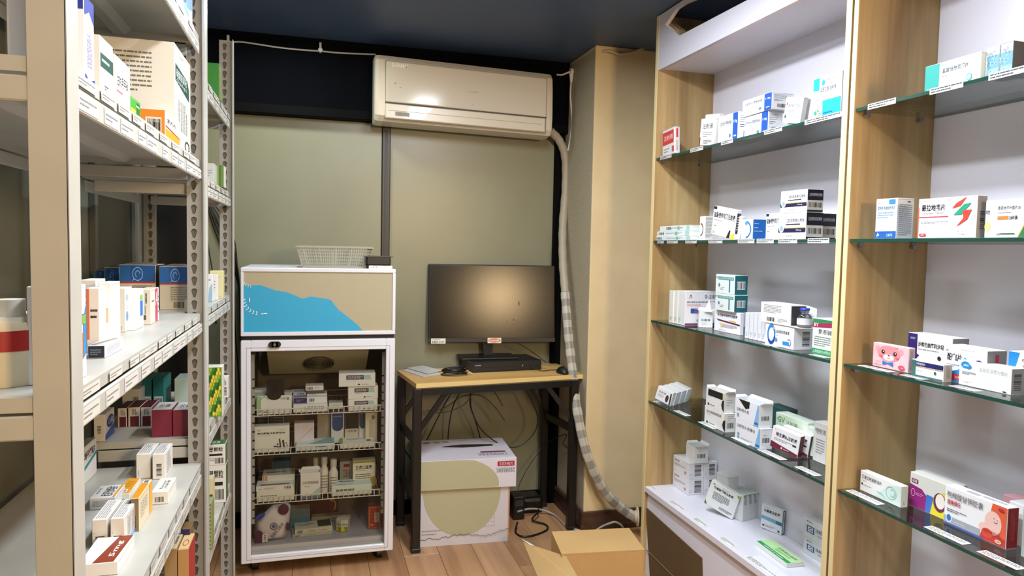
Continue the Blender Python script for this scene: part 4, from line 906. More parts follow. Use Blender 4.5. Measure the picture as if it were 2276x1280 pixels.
for i, (a, b_, t, lb) in enumerate(((1589, 1631, 651, 'lower'), (1590, 1632, 609, 'upper'))):
    k_ = PB(tzz, LX(.065), a, b_, t, 1661, '%s of two stacked white cartons with teal sides on the third shelf' % lb, body='#dfe7e4', group=gC, F=tF, R=tR); tzz = k_['top_z']+.0006
for i in range(5):
    PB(z, LX(.055), 1655+i*9.3, 1663+i*9.3, 694, .10, '%s slim white carton counted from the red-striped carton in the tight upright row' % ('first', 'second', 'third', 'fourth', 'fifth')[i], body='#dfdee3', group=gC, F=[('l', .25, .06, .75, .26, 3, '#9c9ca4')])
b = MB(); a = onZ(1662, 741, z); b.prism([onZ(1664, 738, z), onZ(1700, 748, z), onZ(1697, 736, z), onZ(1668, 730, z)], (0, 0, .006), mat('#c6c8d4', .25)); b.prism([x_+Vector((0, 0, .006)) for x_ in (onZ(1660, 741, z), onZ(1694, 752, z), onZ(1696, 748, z), onZ(1662, 737, z))], (0, 0, .002), mat('#2b35b0', .35))
b.build('plastic_sachet', label='clear plastic sachet with a blue strip lying before the slim upright row', cat='sachet')
aF = [('o', .22, .52, .15, .5, .35, -180, 180, '#2f86cf'), ('o', .22, .52, .15, .5, .35, -140, -10, '#1b3f94'), ('t', .36, .62, .86, .78, '注射用阿奇霉素', K), ('e', .32, .84, .04, .07, '#dcc27a'), ('l', .4, .5, .6, .54, 1, G_), ('e', .4, .3, .05, .1, '#5b8cc0'), ('r', .64, .14, .86, .3, '#2d8fd6'), ('o', .86, .28, .07, .16, .2, -90, 140, '#2d6fb6')]
q = PB(z, ('P', 764), 1700, 1763, 717, 1805, 'white carton with big blue triangle emblem under the vial carton on the third shelf', body='#ececf0', group=gC, F=aF, R=[('b', .45, .15, .85, .82, True)])
tz = q['top_z']+.0006; c0 = onZ(1689, 764, z); a = Vector((XC+.028, 0, tz)); a.y = (a+Vector((0, 1, 0))*tpx(a, (0, 1, 0), 1690)).y
w_ = tpx(a, (0, -1, 0), 1756); d_ = .055; h_ = tpy(a, (0, 0, 1), 670)
vb = carton(a, -90, w_, d_, h_, '#e6e5e2', F=[('l', .1, .5, .7, .92, 6, G_), ('b', .22, .1, .48, .3), ('l', .6, .1, .9, .3, 3, '#aaa')], R=[('r', .04, .04, .96, .96, '#3c3a38')], label='white carton lying with its open end toward the glass vial, on the emblem carton', group=gC)
fl_ = MB(); e_ = a+Vector((0, -w_, 0)); fl_.prism([e_+Vector((d_, 0, 0)), e_+Vector((d_, 0, h_)), e_+Vector((d_+.012, -.03, h_-.008)), e_+Vector((d_+.012, -.03, .004))], (.001, .001, 0), mat('#dddcd8', .6)); fl_.prism([e_+Vector((0, 0, 0)), e_+Vector((d_, 0, 0)), e_+Vector((d_, -.05, -.0)), e_+Vector((0, -.05, 0))], (0, 0, .001), mat('#dddcd8', .6)); fl_.build('flap', vb)
vc = e_+Vector((.03, -.024, .0015)); vi = empty('glass_vial', vc, 'clear glass vial with a blue cap standing by the open carton', 'vial')
VG = glass('vial_glass', '#e6e8ea', 1.5, 1.6)
b = MB(); r_ = .0205; H_ = .052; b.lathe(vc, [(r_*.9, 0), (r_, .003), (r_, H_*.62), (r_*.8, H_*.72), (r_*.5, H_*.78), (r_*.5, H_*.86)], VG, 24); b.build('bottle', vi)
b = MB(); b.lathe(vc, [(r_*.88, .002), (r_*.9, .022), (r_*.5, .024)], mat('#e4e2de', .8), 20); b.build('white_powder', vi)
b = MB(); b.lathe(vc, [(r_+.0004, .008), (r_+.0004, .026)], mat('#e6e6ea', .5), 24); b.build('label_band', vi)
b = MB(); b.lathe(vc, [(r_*.62, H_*.84), (r_*.62, H_*.95)], mat('#a8a8ac', .3, .9), 20); b.lathe(vc, [(r_*.68, H_*.95), (r_*.7, H_*1.05), (r_*.6, H_*1.08)], mat('#2a3fb4', .35), 20); b.build('cap', vi)
PB(z, ('P', 784), 1804, 1848, 706, .11, 'white carton with green and crimson header at the divider end of the third shelf', body='#e9eeea', group=gC,
   F=[('r', 0, .86, 1, 1, '#2d8a52'), ('p', [(0, .86), (1, .93), (1, .8), (0, .74)], '#a62f58'), ('t', .06, .78, .3, .88, 'BY', '#f2dede', 0, True), ('t', .3, .58, .98, .72, '氨茶碱', '#5b5560'), ('l', .1, .22, .95, .52, 5, '#7a8a80'), ('r', 0, 0, 1, .15, '#249052'), ('t', .05, .03, .95, .12, '上海信谊九州药业', '#dcf2e2')])
# ---- shelf 4
z = Z[3]+.0005; gD = 'cartons on the lowest glass shelf of the left cabinet'
ordn = ('first', 'second', 'third', 'fourth', 'fifth', 'sixth', 'seventh')
p0_ = onZ(1451, 897, z)+Vector((.004, 0, 0)); rr_, qq_ = dirs(-58)
for i in range(7):
    carton(p0_+qq_*(.0222*i)+rr_*(.004*(i % 2)), -58, .072, .0205, .058-.002*(i > 0), '#dfe1e4', tip=16, label='%s slim carton from the oak panel in the leaning row, lowest glass shelf' % ordn[i], group=gD,
      F=[('t', .1, .62, .6, .78, '注射液', K), ('l', .1, .3, .5, .55, 4, '#90a0b8'), ('e', .72, .42, .1, .28, '#3f302c'), ('p', [(.86, .9), (.95, .9), (1, 0), (.92, 0)], '#26262a'), ('r', 0, 0, .9, .06, '#4a6fb8')] if i == 0 else [('l', .1, .3, .5, .55, 4, '#90a0b8')], R=[('l', .3, .05, .7, .3, 3, '#9aa3a8', True), ('r', 0, .9, .15, 1, '#4c5058')], top='#e2e2e0')
cF = [('t', .08, .68, .8, .84, '注射用胞磷胆碱', K), ('l', .1, .58, .6, .62, 1, G_), ('e', .14, .14, .045, .07, K), ('l', .22, .1, .7, .17, 1, K), ('p', [(1, .0), (.90, .15), (.86, .35), (.90, .55), (1, .7)], '#1a1a1e'), ('p', [(.96, .62), (1, .62), (1, .98), (.96, .98)], '#c9cf5a')]
q = PB(z, ('P', 940), 1565, 1612, 900, 1633, 'lower carton with black crescent print, bottom of the two-high stack on the lowest glass shelf', body='#e6e4e0', group=gD, F=cF, R=[('b', .15, .2, .85, .5), ('l', .2, .6, .8, .9, 3, '#b5b5b5')])
PB(q['top_z']+.0006, ('X', q.location.x), 1569, 1609, 860, 1633, 'upper opened carton with black lettering band on the crescent-print stack', body='#e6e4e0', group=gD, F=[('r', .1, .62, .92, .98, '#1c1c20')]+cF, R=[('l', .2, .3, .8, .7, 3, '#b5b5b5')], openf='top')
q = PB(z, ('P', 974), 1633, 1689, 930, 1716, 'lower white carton with pale blue wedge, bottom of its two-high stack', body='#e7e9ee', group=gD,
   F=[('t', .06, .66, .8, .84, '注射用头孢噻呋', K), ('e', .14, .32, .05, .08, '#8aa0b0'), ('e', .14, .16, .05, .08, '#8aa0b0'), ('l', .24, .1, .7, .2, 2, G_), ('p', [(.8, 0), (1, 0), (1, 1), (.95, 1)], '#86b7df'), ('r', .84, .08, .98, .18, '#2b63b0')], R=[('b', .15, .32, .75, .55), ('l', .2, .65, .7, .72, 1, G_)])
PB(q['top_z']+.0006, ('X', q.location.x), 1633, 1686, 882, 1716, 'upper opened white carton with pale blue wedge and torn dark window', body='#e7e9ee', group=gD, openf='top',
   F=[('p', [(.14, 1), (.62, 1), (.6, .7), (.45, .62), (.3, .8)], '#1d1a18'), ('t', .06, .42, .6, .58, '注射用头孢', K), ('e', .14, .22, .05, .1, '#8aa0b0'), ('p', [(.8, 0), (1, 0), (1, 1), (.95, 1)], '#86b7df'), ('r', .84, .08, .98, .18, '#2b63b0')], R=[('b', .15, .3, .75, .5)])
PB(z, LX(.17), 1700, 1742, 897, .05, 'dark teal carton standing behind the pale blue wedge stack', body='#1d4a48', group=gD)
PB(z, LX(.13), 1722, 1793, 915, .045, 'pale green carton with red triangle behind the maroon-edged pair', body='#dde6d8', group=gD, F=[('p', [(0, .6), (.2, 1), (.8, 1), (1, .4), (1, 0)], '#cfe0c4'), ('t', .05, .72, .3, .92, 'GV', '#5d9a5a', 0, True), ('t', .34, .7, .7, .86, '注射液', '#4a6a50'), ('p', [(.5, .35), (.75, .7), (.85, .35)], '#c9583c')], R=[('r', 0, 0, 1, 1, '#cfe0d0')])
PB(z, LX(.12), 1806, 1834, 935, .04, 'grey-white carton with brown text behind the slanted green one, next to the divider', body='#cfcdca', group=gD, F=[('t', .2, .72, .95, .86, '注射用', '#5a4038'), ('l', .2, .2, .9, .6, 6, '#938a84'), ('l', .1, .7, .9, .9, 1, G_)])
for i, (px, py, lb) in enumerate(((1710, 1000, 'front'), (1739, 1003, 'rear'))):
    r7, q7 = dirs(-72); p = onZ(1710, 1000, z)+(q7*.031+r7*.014)*i
    carton(p, -72, .098, .022, .068, '#e6e3e4', label='%s of two leaning white cartons with maroon edges on the lowest glass shelf' % lb, group=gD, tip=8, side='#5e1226', top='#e9e6e6',
       F=[('l', .08, .86, .16, .92, 1, G_), ('t', .14, .6, .92, .8, '维生素B₁注射液', K, 0, True), ('l', .1, .38, .9, .52, 2, '#8a8a90'), ('r', .78, .42, .92, .5, '#2a2a2c'), ('p', [(0, 0), (1, 0), (1, .12), (0, .3)], '#6c1730'), ('e', .42, .12, .03, .05, '#e9d6da'), ('l', .48, .07, .95, .14, 1, '#e9d6da')])
p = onZ(1768, 1013, z)
carton(p+Vector((.02, 0, 0)), -60, .06, .03, .085, '#dbe6d6', label='pale green thin carton leaning behind the maroon-edged pair next to the divider', group=gD, tip=10, F=[('p', [(.1, .2), (.9, .3), (.5, .9)], '#c3d9bd')])
# ---- base top of the left cabinet
z = ZBASE+.0005; gE = 'cartons on the white base of the left cabinet'
wR = [('b', .4, .12, .85, .86, True), ('l', .05, .1, .3, .3, 2, '#c5c3c1')]; wF = [('t', .08, .72, .4, .86, '注射用', K), ('l', .1, .4, .8, .6, 3, G_), ('e', .8, .25, .06, .1, '#c58a80')]
q1 = PB(z, ('P', 1078), 1495, 1529, 1043, 1563, 'front bottom white barcode carton of the block by the oak panel', body='#e4e1e3', group=gE, F=wF, R=wR)
dX = q1['top_z']+.0006
q2 = PB(dX, ('X', q1.location.x), 1496, 1530, 1010, 1563, 'front middle white barcode carton of the block by the oak panel', body='#e4e1e3', group=gE, F=wF, R=wR)
dd = q1.dimensions.x; xb_ = q1.location.x+q1.dimensions.y*0
for zz_, ref, lb in ((z, q1, 'bottom'), (dX, q2, 'middle')):
    hh = ref['top_z']-zz_; bb = [ref.matrix_world @ Vector(c_) for c_ in ref.bound_box]; x_ = max(v.x for v in bb)+.001; yy = [v.y for v in bb]
    a = Vector((x_, max(yy), zz_)); carton(a, -90, max(yy)-min(yy), .06, hh, '#e1dee0', F=wF, R=wR, label='rear %s white barcode carton of the block by the oak panel' % lb, group=gE)['top_z'] = zz_+hh
PB(q2['top_z']+.0006, ('X', q1.location.x+.02), 1524, 1543, 984, 1573, 'torn-open white barcode carton crowning the block by the oak panel', body='#e6e3e2', group=gE, openf='top', R=[('b', .2, .3, .8, .56), ('l', .3, .7, .6, .75, 1, G_)])
PB(z, ('X', XC+.15), 1590, 1613, 1048, .05, 'small pale carton behind the leaning amino acid carton on the base', body='#d9dcdb', group=gE, F=[('l', .1, .3, .9, .8, 3, G_)])
gF_ = [('e', .12, .92, .035, .03, '#d06a70'), ('t', .42, .9, .66, .95, 'Mega Eye®', '#6a6a6a'), ('t', .14, .76, .82, .87, '氨基酸葡萄注射液', '#1c1c20', 0, True), ('l', .18, .34, .75, .66, 6, K), ('l', .5, .08, .95, .2, 3, K), ('p', [(.9, 1), (1, 1), (1, .84)], '#7ba63c'), ('p', [(0, 0), (.1, 0), (0, .18)], '#4c7a2a')]
p = onZ(1561, 1136, z)
carton(p, -58, .118, .022, .098, '#e4e6e4', tip=17, group=gE, F=gF_, R=[('l', .2, .62, .8, .95, 5, K, True), ('p', [(0, 1), (0, .93), (1, 1)], '#7ba63c')], label='large white carton with green corners leaning at the front of its row on the base')
Cn = onZ(1650, 1160, z); r5, q5 = dirs(-75)
for i in range(4):
    carton(Cn-r5*.085+q5*(.0262*i), -75, .085, .0255, .098-.001*i, '#d9dbda', group=gE, T=[('l', .2, .3, .8, .7, 2, G_), ('r', 0, .92, 1, 1, '#8a8c8a')], R=[('l', .2, .62, .8, .95, 5, K, True), ('p', [(0, 1), (0, .93), (1, 1)], '#7ba63c')],
       label='%s upright pale carton behind the large leaning green-cornered one' % ordn[i])
tmF = [('t', .1, .7, .88, .84, '天麻素注射液', K, 0, True), ('l', .1, .88, .5, .92, 1, G_), ('p', [(0, .4), (1, .36), (1, .5), (0, .54)], '#6fa8c4'), ('p', [(.72, .37), (1, .36), (1, .5), (.72, .51)], '#2e7292'), ('e', .12, .14, .05, .04, K), ('l', .2, .1, .7, .2, 2, G_), ('r', .82, .06, .92, .14, '#44505a')]
for i, (px, py, lb) in enumerate(((1690, 1173, 'front'), (1738, 1183, 'rear'))):
    p = onZ(px, py, z)+(Vector((.045, .0, 0)) if i else Vector())
    carton(p, -68, .082, .016, .088, '#dfe4e8', tip=2, label='%s of two white cartons with a teal band standing on the base' % lb, group=gE, F=tmF, side='#2b5f7a', R=[('r', .25, .05, .75, .95, '#d9dde2')] if i == 0 else [('r', 0, 0, 1, 1, '#14454f'), ('l', .3, .1, .7, .6, 5, '#bbb', True)])
sF = [('t', .1, .82, .3, .92, 'sin', K), ('r', .12, .3, .38, .66, '#2a4f8a'), ('r', .16, .35, .34, .61, '#e4e6ec'), ('t', .18, .38, .32, .58, 'G', '#2a4f8a', 0, True), ('t', .42, .5, .98, .7, '注射用头孢', K), ('l', .5, .3, .9, .4, 1, G_)]
q = PB(z, ('P', 1226), 1785, 1850, 1190, .05, 'lower carton with square blue logo by the divider on the base', body='#dcdde0', group=gE, F=sF)
PB(q['top_z']+.0006, ('X', q.location.x), 1785, 1850, 1146, .05, 'upper carton with square blue logo by the divider on the base', body='#dcdde0', group=gE, F=sF)
c4 = [onZ(1680, 1211, z), onZ(1748, 1262, z), onZ(1806, 1254, z)]
yw_ = math.degrees(math.atan2((c4[1]-c4[0])[1], (c4[1]-c4[0])[0]))
carton(c4[0], yw_, (c4[1]-c4[0]).length, .062, .014, '#e4e8e2', label='green flat carton lying on the base near the divider', group=gE,
   T=[('r', 0, 0, 1, 1, '#b9dfa2'), ('r', 0, 0, 1, .26, '#2f9a52'), ('l', .2, .06, .9, .18, 1, '#e6f4e4'), ('t', .36, .62, .92, .82, '注射用止血药', '#2c4a2c'), ('l', .4, .35, .85, .55, 3, '#5f8a58')])
b = MB(); a = onZ(1683, 1240, z); 
q_ = [onZ(1672, 1238, z), onZ(1690, 1233, z), onZ(1755, 1283, z), onZ(1737, 1290, z)]; b.prism([x_+Vector((0, 0, .0008)) for x_ in q_], (0, 0, -.0006), mat('#e6e6ea', .6)); b.build('paper_slip', label='white printed paper slip before the green flat carton on the base', cat='paper')

# ---------------------------------------------------------------- right cabinet
gG = 'cartons in the right cabinet'
z = Z[0]+.0005
PB(z, LX(.022), 2054, 2178, 149, 2190, 'long teal and white carton on the top shelf of the right cabinet', body='#e2ecea', group=gG,
   F=[('r', 0, 0, .27, 1, '#1f9f94'), ('t', .05, .03, .25, .1, 'Shaton', '#cfeee8'), ('t', .32, .88, .4, .92, '敏使朗', K), ('t', .33, .58, .8, .76, '盐酸倍他司汀片', '#1d1d22'), ('t', .33, .42, .42, .5, '4mg', '#55555a'), ('l', .66, .92, .92, .95, 1, G_), ('e', .82, .2, .05, .14, '#63b3c6'), ('e', .82, .2, .03, .09, '#dff0f2')])
xF = [('r', 0, 0, 1, 1, '#6fa6bf'), ('r', 0, .72, 1, 1, '#cdd5d8'), ('r', 0, 0, 1, .3, '#8fc0d2')]
rr = random.Random(9)
xF += [('e', rr.random()*.92+.04, rr.random()*.9+.05, .035, .022, '#f1f6f8') for _ in range(34)]+[('t', .08, .74, .7, .82, '复方氨酚片', '#444')]
PB(z, LX(.035), 2191, 2220, 107, .05, 'blue snow-speckled carton, left of the pair on the top shelf of the right cabinet', body='#dfe4e6', group=gG, F=xF)
PB(z, LX(.035), 2221, 2250, 98, .06, 'blue snow-speckled carton, right of the pair on the top shelf of the right cabinet', body='#5e5b58', group=gG, F=xF, side='#5a5654')
z = Z[1]+.0005
PB(z, LX(.03), 1944, 1991, 443, 2028, 'upright white carton with blue foot band on the second shelf of the right cabinet', body='#dfe3e8', group=gG,
   F=[('l', .08, .88, .3, .92, 1, G_), ('r', .62, .86, .92, .98, '#3a86c8'), ('t', .08, .72, .92, .82, '索磷布韦维帕他韦片', '#3f6c8c'), ('l', .08, .5, .85, .68, 3, '#7fa7c4'), ('r', 0, 0, 1, .18, '#1f5fb0'), ('t', .56, .04, .86, .13, '28片', '#dbe8f6'), ('p', [(.08, .04), (.22, .08), (.14, .15)], '#cfe0f2')],
   R=[('l', .1, .06, .9, .86, 16, '#6d6d70'), ('e', .7, .92, .12, .02, '#5b6070')])
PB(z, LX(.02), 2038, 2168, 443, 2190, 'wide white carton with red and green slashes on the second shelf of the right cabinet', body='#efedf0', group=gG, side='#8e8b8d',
   F=[('l', .08, .92, .18, .95, 1, G_), ('t', .06, .68, .48, .86, '昂拉地韦片', '#1c1c20', 0, True), ('t', .06, .6, .47, .67, 'Onradivir Tablets', '#8a8a90'), ('r', .02, .52, .54, .545, '#d9344a'), ('p', [(.6, .72), (.66, .84), (.82, .98), (.76, .86)], '#d8402f'), ('p', [(.6, .72), (.68, .86), (.84, .995), (.74, .78)], '#d8402f'), ('p', [(.63, .56), (.76, .56), (.92, .84), (.80, .82)], '#1f9a74'), ('p', [(.68, .26), (.80, .48), (.78, .66), (.93, .68), (.86, .44)], '#d8402f'),
      ('l', .06, .36, .56, .42, 2, '#7a7a80'), ('r', 0, .0, .015, .8, '#e2553a'), ('r', .04, .04, .16, .11, '#d9344a'), ('t', .07, .055, .13, .095, '15片', '#fff'), ('t', .7, .13, .82, .19, 'Raynovent', '#3a9a84'), ('t', .72, .06, .85, .11, '众生睿创', '#777')], R=[('b', .3, .2, .8, .64, True)])
PB(z, LX(.03), 2187, 2290, 446, .05, 'white carton with orange pack size and green corner, right cabinet second shelf', body='#eae8e6', group=gG,
   F=[('e', .06, .3, .07, .14, '#e8d488'), ('t', .0, .62, .1, .76, '地', K), ('t', .28, .72, .78, .84, '氨氯地平叶酸片(II)', '#2a2a2e'), ('l', .28, .64, .7, .68, 1, G_), ('r', .28, .48, .52, .57, '#e58236'), ('t', .54, .46, .72, .58, '28片装', '#26262a', 0, True), ('r', .36, .08, .68, .11, '#3a6a4a'), ('t', .28, .05, .36, .12, 'AUSA', '#26262a', 0, True), ('p', [(.76, 0), (1, 0), (1, .6)], '#2a7d44'), ('p', [(.74, 0), (.76, 0), (1, .6), (1, .66)], '#e5a23c')])
z = Z[2]+.0005
bear = [('r', 0, 0, 1, 1, '#f2bfc4'), ('t', .24, .86, .72, .94, '儿童吲哚美辛口服膜', '#8f3f46'), ('e', .14, .78, .07, .13, '#f0a0a6'), ('e', .80, .78, .07, .13, '#f0a0a6'), ('e', .46, .62, .33, .34, '#ee8f95'), ('e', .46, .46, .15, .13, '#f8e4e2'), ('e', .30, .68, .05, .09, '#2a2022'), ('e', .64, .66, .05, .09, '#2a2022'), ('e', .31, .70, .015, .03, '#fff'), ('e', .65, .68, .015, .03, '#fff'),
   ('e', .47, .55, .03, .025, '#33262a'), ('o', .47, .48, .05, .05, .3, 200, 340, '#6a4a4a'), ('e', .24, .5, .05, .05, '#e66a6e'), ('e', .70, .5, .05, .05, '#e66a6e'), ('p', [(.30, .3), (.30, .12), (.45, .2), (.45, .24)], '#2b6fc2'), ('p', [(.60, .3), (.60, .12), (.45, .2), (.45, .24)], '#2b6fc2'), ('t', .1, .2, .26, .27, '1.5ml×12', '#9a5a60'), ('l', .06, .08, .4, .13, 1, '#8f5a60'), ('e', .84, .14, .09, .1, '#d9404e'), ('t', .78, .11, .9, .17, '儿童', '#fbe6e8')]
PB(z, ('P', 812), 1939, 2018, 760, 2032, 'pink carton with a bear face on the third shelf of the right cabinet', body='#f2ccd0', group=gG, F=bear, side='#b5a3a8', R=[('l', .2, .1, .8, .9, 8, '#6a6066', True)])
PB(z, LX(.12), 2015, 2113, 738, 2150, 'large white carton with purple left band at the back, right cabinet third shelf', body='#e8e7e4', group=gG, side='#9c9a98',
   F=[('r', 0, 0, .22, 1, '#2f2168'), ('t', .05, .84, .17, .9, '信超妥', '#cfc8ea'), ('t', .24, .66, .97, .8, '沙库巴曲阿利沙坦钙片', '#1f1f24', 0, True), ('l', .25, .56, .9, .62, 1, G_), ('p', [(.14, .5), (.28, .42), (.2, .3), (.08, .4)], '#2f2168'), ('e', .74, .42, .04, .06, '#222')])
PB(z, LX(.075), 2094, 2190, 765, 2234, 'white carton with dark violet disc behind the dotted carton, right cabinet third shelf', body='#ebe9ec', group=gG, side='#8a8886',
   F=[('t', .05, .84, .12, .9, '海正', K), ('t', .09, .58, .44, .80, '酚咖片', '#1c1c22', 0, True), ('e', .52, .66, .035, .08, '#4aa6cf'), ('e', .84, .52, .13, .2, '#2b2a86'), ('p', [(.8, .5), (.84, .56), (.9, .5), (.84, .46)], '#e6e8f4'), ('l', .4, .93, .85, .95, 1, G_), ('l', .09, .4, .4, .5, 2, '#5b6f90'), ('p', [(.22, .28), (.45, .4), (.45, 0), (.22, 0)], '#2d86c6'), ('r', .22, .06, .6, .22, '#d8333c'), ('t', .3, .1, .45, .18, '20片', '#fff')],
   R=[('r', .4, .3, .6, .9, '#b5283e')])
PB(z, ('P', 834), 2025, 2096, 797, 2115, 'small green-edged carton with navy band beside the pink one', body='#e4e8ea', group=gG,
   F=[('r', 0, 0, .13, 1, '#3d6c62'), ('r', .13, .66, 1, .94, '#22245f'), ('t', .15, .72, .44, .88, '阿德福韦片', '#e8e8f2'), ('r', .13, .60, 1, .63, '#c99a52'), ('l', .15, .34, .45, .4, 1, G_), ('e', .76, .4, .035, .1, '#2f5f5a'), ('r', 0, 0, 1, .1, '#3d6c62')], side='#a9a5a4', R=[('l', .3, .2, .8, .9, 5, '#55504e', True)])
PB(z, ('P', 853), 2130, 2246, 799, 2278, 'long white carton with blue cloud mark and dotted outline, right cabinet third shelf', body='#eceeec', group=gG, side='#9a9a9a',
   F=[('e', .12, .84, .09, .15, '#1f8bc8'), ('e', .19, .78, .06, .1, '#1f8bc8'), ('t', .08, .78, .18, .88, 'SAN', '#f4fafc', 0, True), ('t', .4, .68, .94, .86, '盐酸氨溴索分散片', '#c9ccca'), ('l', .06, .44, .34, .58, 3, '#4a4a50'), ('t', .1, .1, .26, .18, '5mg*10', '#a24a4a'), ('e', .90, .05, .04, .03, K)]+[('e', .46+(i % 9)*.032, .22+(i//9)*.06, .004, .009, '#7f9aa8') for i in range(63) if (i*7) % 5 and math.hypot((i % 9)-4, (i//9-3)*1.2) < 4.4],
   R=[('b', .15, .15, .7, .8, True)])
PB(z, LX(.10), 2237, 2300, 779, .05, 'blue and white carton at the right edge of the third shelf of the right cabinet', body='#ebebed', group=gG, F=[('p', [(0, 0), (0, 1), (.4, 1), (.15, .3)], '#1f86cc'), ('t', .52, .5, .8, .72, '克', '#1c1c20', 0, True), ('t', .48, .78, .7, .86, '伯舒', '#444')])
z = Z[3]+.0005
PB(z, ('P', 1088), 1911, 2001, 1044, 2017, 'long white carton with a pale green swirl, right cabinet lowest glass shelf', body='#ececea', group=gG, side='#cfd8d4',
   F=[('p', [(.35, 0), (1, 0), (1, 1), (.7, .8), (.5, .3)], '#d3e6e0'), ('t', .03, .64, .54, .84, '艾普拉唑钠肠溶片', '#26262a'), ('l', .04, .52, .3, .57, 1, G_), ('e', .05, .36, .02, .07, '#333'), ('l', .09, .3, .36, .36, 1, '#777'), ('o', .78, .5, .13, .32, .12, 0, 360, '#9cc9be'), ('o', .80, .52, .08, .2, .3, -120, 120, '#a9d2c8'), ('p', [(.4, .3), (.55, .32), (.72, .02), (.6, .2)], '#a3cdc3')], R=[('l', .3, .1, .7, .3, 2, G_, True)])
mq0 = onZ(2097, 1160, z)[0]+.012
PB(z, ('X', mq0), 2020, 2113, 1047, .036, 'purple, blue and yellow carton at the back of the right cabinet lowest glass shelf', body='#d6d4cc', group=gG,
   F=[('p', [(0, 0), (0, .66), (.3, .6), (.5, .36), (.5, 0)], '#8f1f72'), ('p', [(.4, 0), (.42, .52), (.62, .5), (.6, 0)], '#3a6fc0'), ('p', [(.52, 0), (.6, .55), (1, .9), (1, 0)], '#e2cf28'), ('e', .74, .42, .15, .28, '#6b2340'), ('e', .75, .46, .11, .22, '#ece4d6'), ('r', .04, .72, .2, .84, '#6b1f4a'), ('t', .06, .74, .18, .82, '达喜', '#fff'), ('o', .09, .42, .05, .12, .2, 0, 360, '#e6a6cc'), ('l', .16, .36, .36, .46, 2, '#e6a6cc')])
PB(z, ('X', mq0+.038), 2030, 2125, 1044, .03, 'grey-topped carton right behind the purple, blue and yellow one', body='#cfcdc8', group=gG)
jF = [('p', [(.64, 0), (.70, .3), (.78, 1), (1, 1), (1, 0)], '#e0603c'), ('p', [(.6, 0), (1, 0), (1, .2), (.64, .3)], '#c7332c'), ('e', .80, .5, .13, .30, '#f1c3b8'), ('e', .68, .3, .1, .14, '#f1c3b8'), ('e', .72, .2, .09, .12, '#d4482f'), ('o', .84, .56, .03, .04, .3, 190, 350, '#3a2a26'), ('o', .815, .62, .012, .02, .4, 0, 180, '#3a2a26'), ('o', .865, .60, .012, .02, .4, 0, 180, '#3a2a26'),
   ('r', 0, .03, .6, .22, '#a3a5aa'), ('r', 0, 0, .66, .04, '#4a59b8'), ('e', .09, .18, .055, .12, '#dfe8f4'), ('e', .09, .18, .04, .09, '#2d6fb6'), ('t', .04, .72, .64, .9, '枸橼酸铋钾胶囊', '#56565c'), ('t', .05, .54, .28, .68, '丽珠得乐', '#b3283c', 0, True), ('l', .05, .34, .38, .44, 2, '#2a2a2e'), ('l', .2, .1, .4, .14, 1, '#e8e8ea'), ('t', .66, .22, .92, .3, '保护胃黏膜', '#b3283c'), ('r', .88, .88, .96, .94, '#b3283c'), ('e', .90, .1, .05, .05, '#e8c49a'), ('t', .87, .08, .93, .12, '28粒', '#8a3028')]
mq = PB(z, ('P', 1160), 2097, 2235, 1077, 2260, 'white and red carton with smiling stomach drawing, right cabinet lowest glass shelf', body='#eeecec', group=gG, F=jF, side='#8f1c1c', T=[('r', .3, .2, .5, .6, '#b9b6b6'), ('l', .55, .3, .9, .7, 3, G_)], R=[('l', .3, .2, .7, .9, 4, '#c05a50', True)])
PB(z, ('X', mq.location.x+.046), 2238, 2290, 1112, .04, 'second citrate carton standing behind the stomach-drawing one', body='#ebe8e8', group=gG, F=jF[:3], side='#c23a34')
PB(z, ('X', mq.location.x+.09), 2225, 2290, 1098, .04, 'pink and grey carton at the back right, right cabinet lowest glass shelf', body='#d8a0aa', group=gG)
PB(z, ('X', mq.location.x-.0), 2268, 2330, 1118, .04, 'grey-green carton at the right edge of the lowest glass shelf of the right cabinet', body='#a9b0aa', group=gG, F=[('b', .1, .2, .5, .5)])
z = ZBASE+.0005
PB(z, LX(.07), 1966, 2075, 1262, .06, 'lower flat white and grey carton on the base of the right cabinet', body='#e2dfe0', group=gG, h=.030, F=[('p', [(0, 0), (.3, .9), (1, .9), (1, 0)], '#d9d4d6'), ('r', .0, 0, 1, .12, '#a24a5a')], T=[('r', .3, .3, .9, .8, '#8b8b8d')])
PB(z+.0308, LX(.075), 1966, 2070, 1247, .055, 'upper flat white and grey carton on the base of the right cabinet', body='#e6e4e4', group=gG, h=.028, T=[('p', [(.35, .2), (.55, .9), (.95, .9), (.8, .2)], '#77787a'), ('l', .5, .4, .8, .7, 2, '#ddd')])

# ---------------------------------------------------------------- near rack (cartons face the viewer and the aisle)
gH = 'cartons on the near grey rack'
def RB(z, py, px0, px1, yt, d, lb, **k): return PB(z, ('P', py) if not isinstance(py, tuple) else py, px0, px1, yt, d, lb, yaw=k.pop('yaw', 0), group=k.pop('group', gH), **k)
zT, zA, zB, zC_ = RZ['T'], RZ['A'], RZ['B'], RZ['C']
def RX(z, ya, yb, X, w, h, lb, **k):   # from real positions: near end ya, far end yb, front plane X
    return carton(Vector((X-w, ya, z+.0005)), 0, w, yb-ya, h, label=lb, group=k.pop('group', gH), **k)
XA = A1
def WX(z, a_, b_, yt, w, lb, **k):   # aisle-facing side given by its two bottom corners, thickness w away from the aisle
    A_, B_ = onZ(*a_, z+.0005), onZ(*b_, z+.0005); yw_ = math.degrees(math.atan2((B_-A_)[1], (B_-A_)[0]))-90; r_, q_ = dirs(yw_)
    h_ = tpy(A_, (0, 0, 1), yt); return carton(A_-r_*w, yw_, w, (B_-A_).length, h_, label=lb, group=k.pop('group', gH), **k)
def Yp(px, X=XA-.015, py=600): return onX(px, py, X)[1]
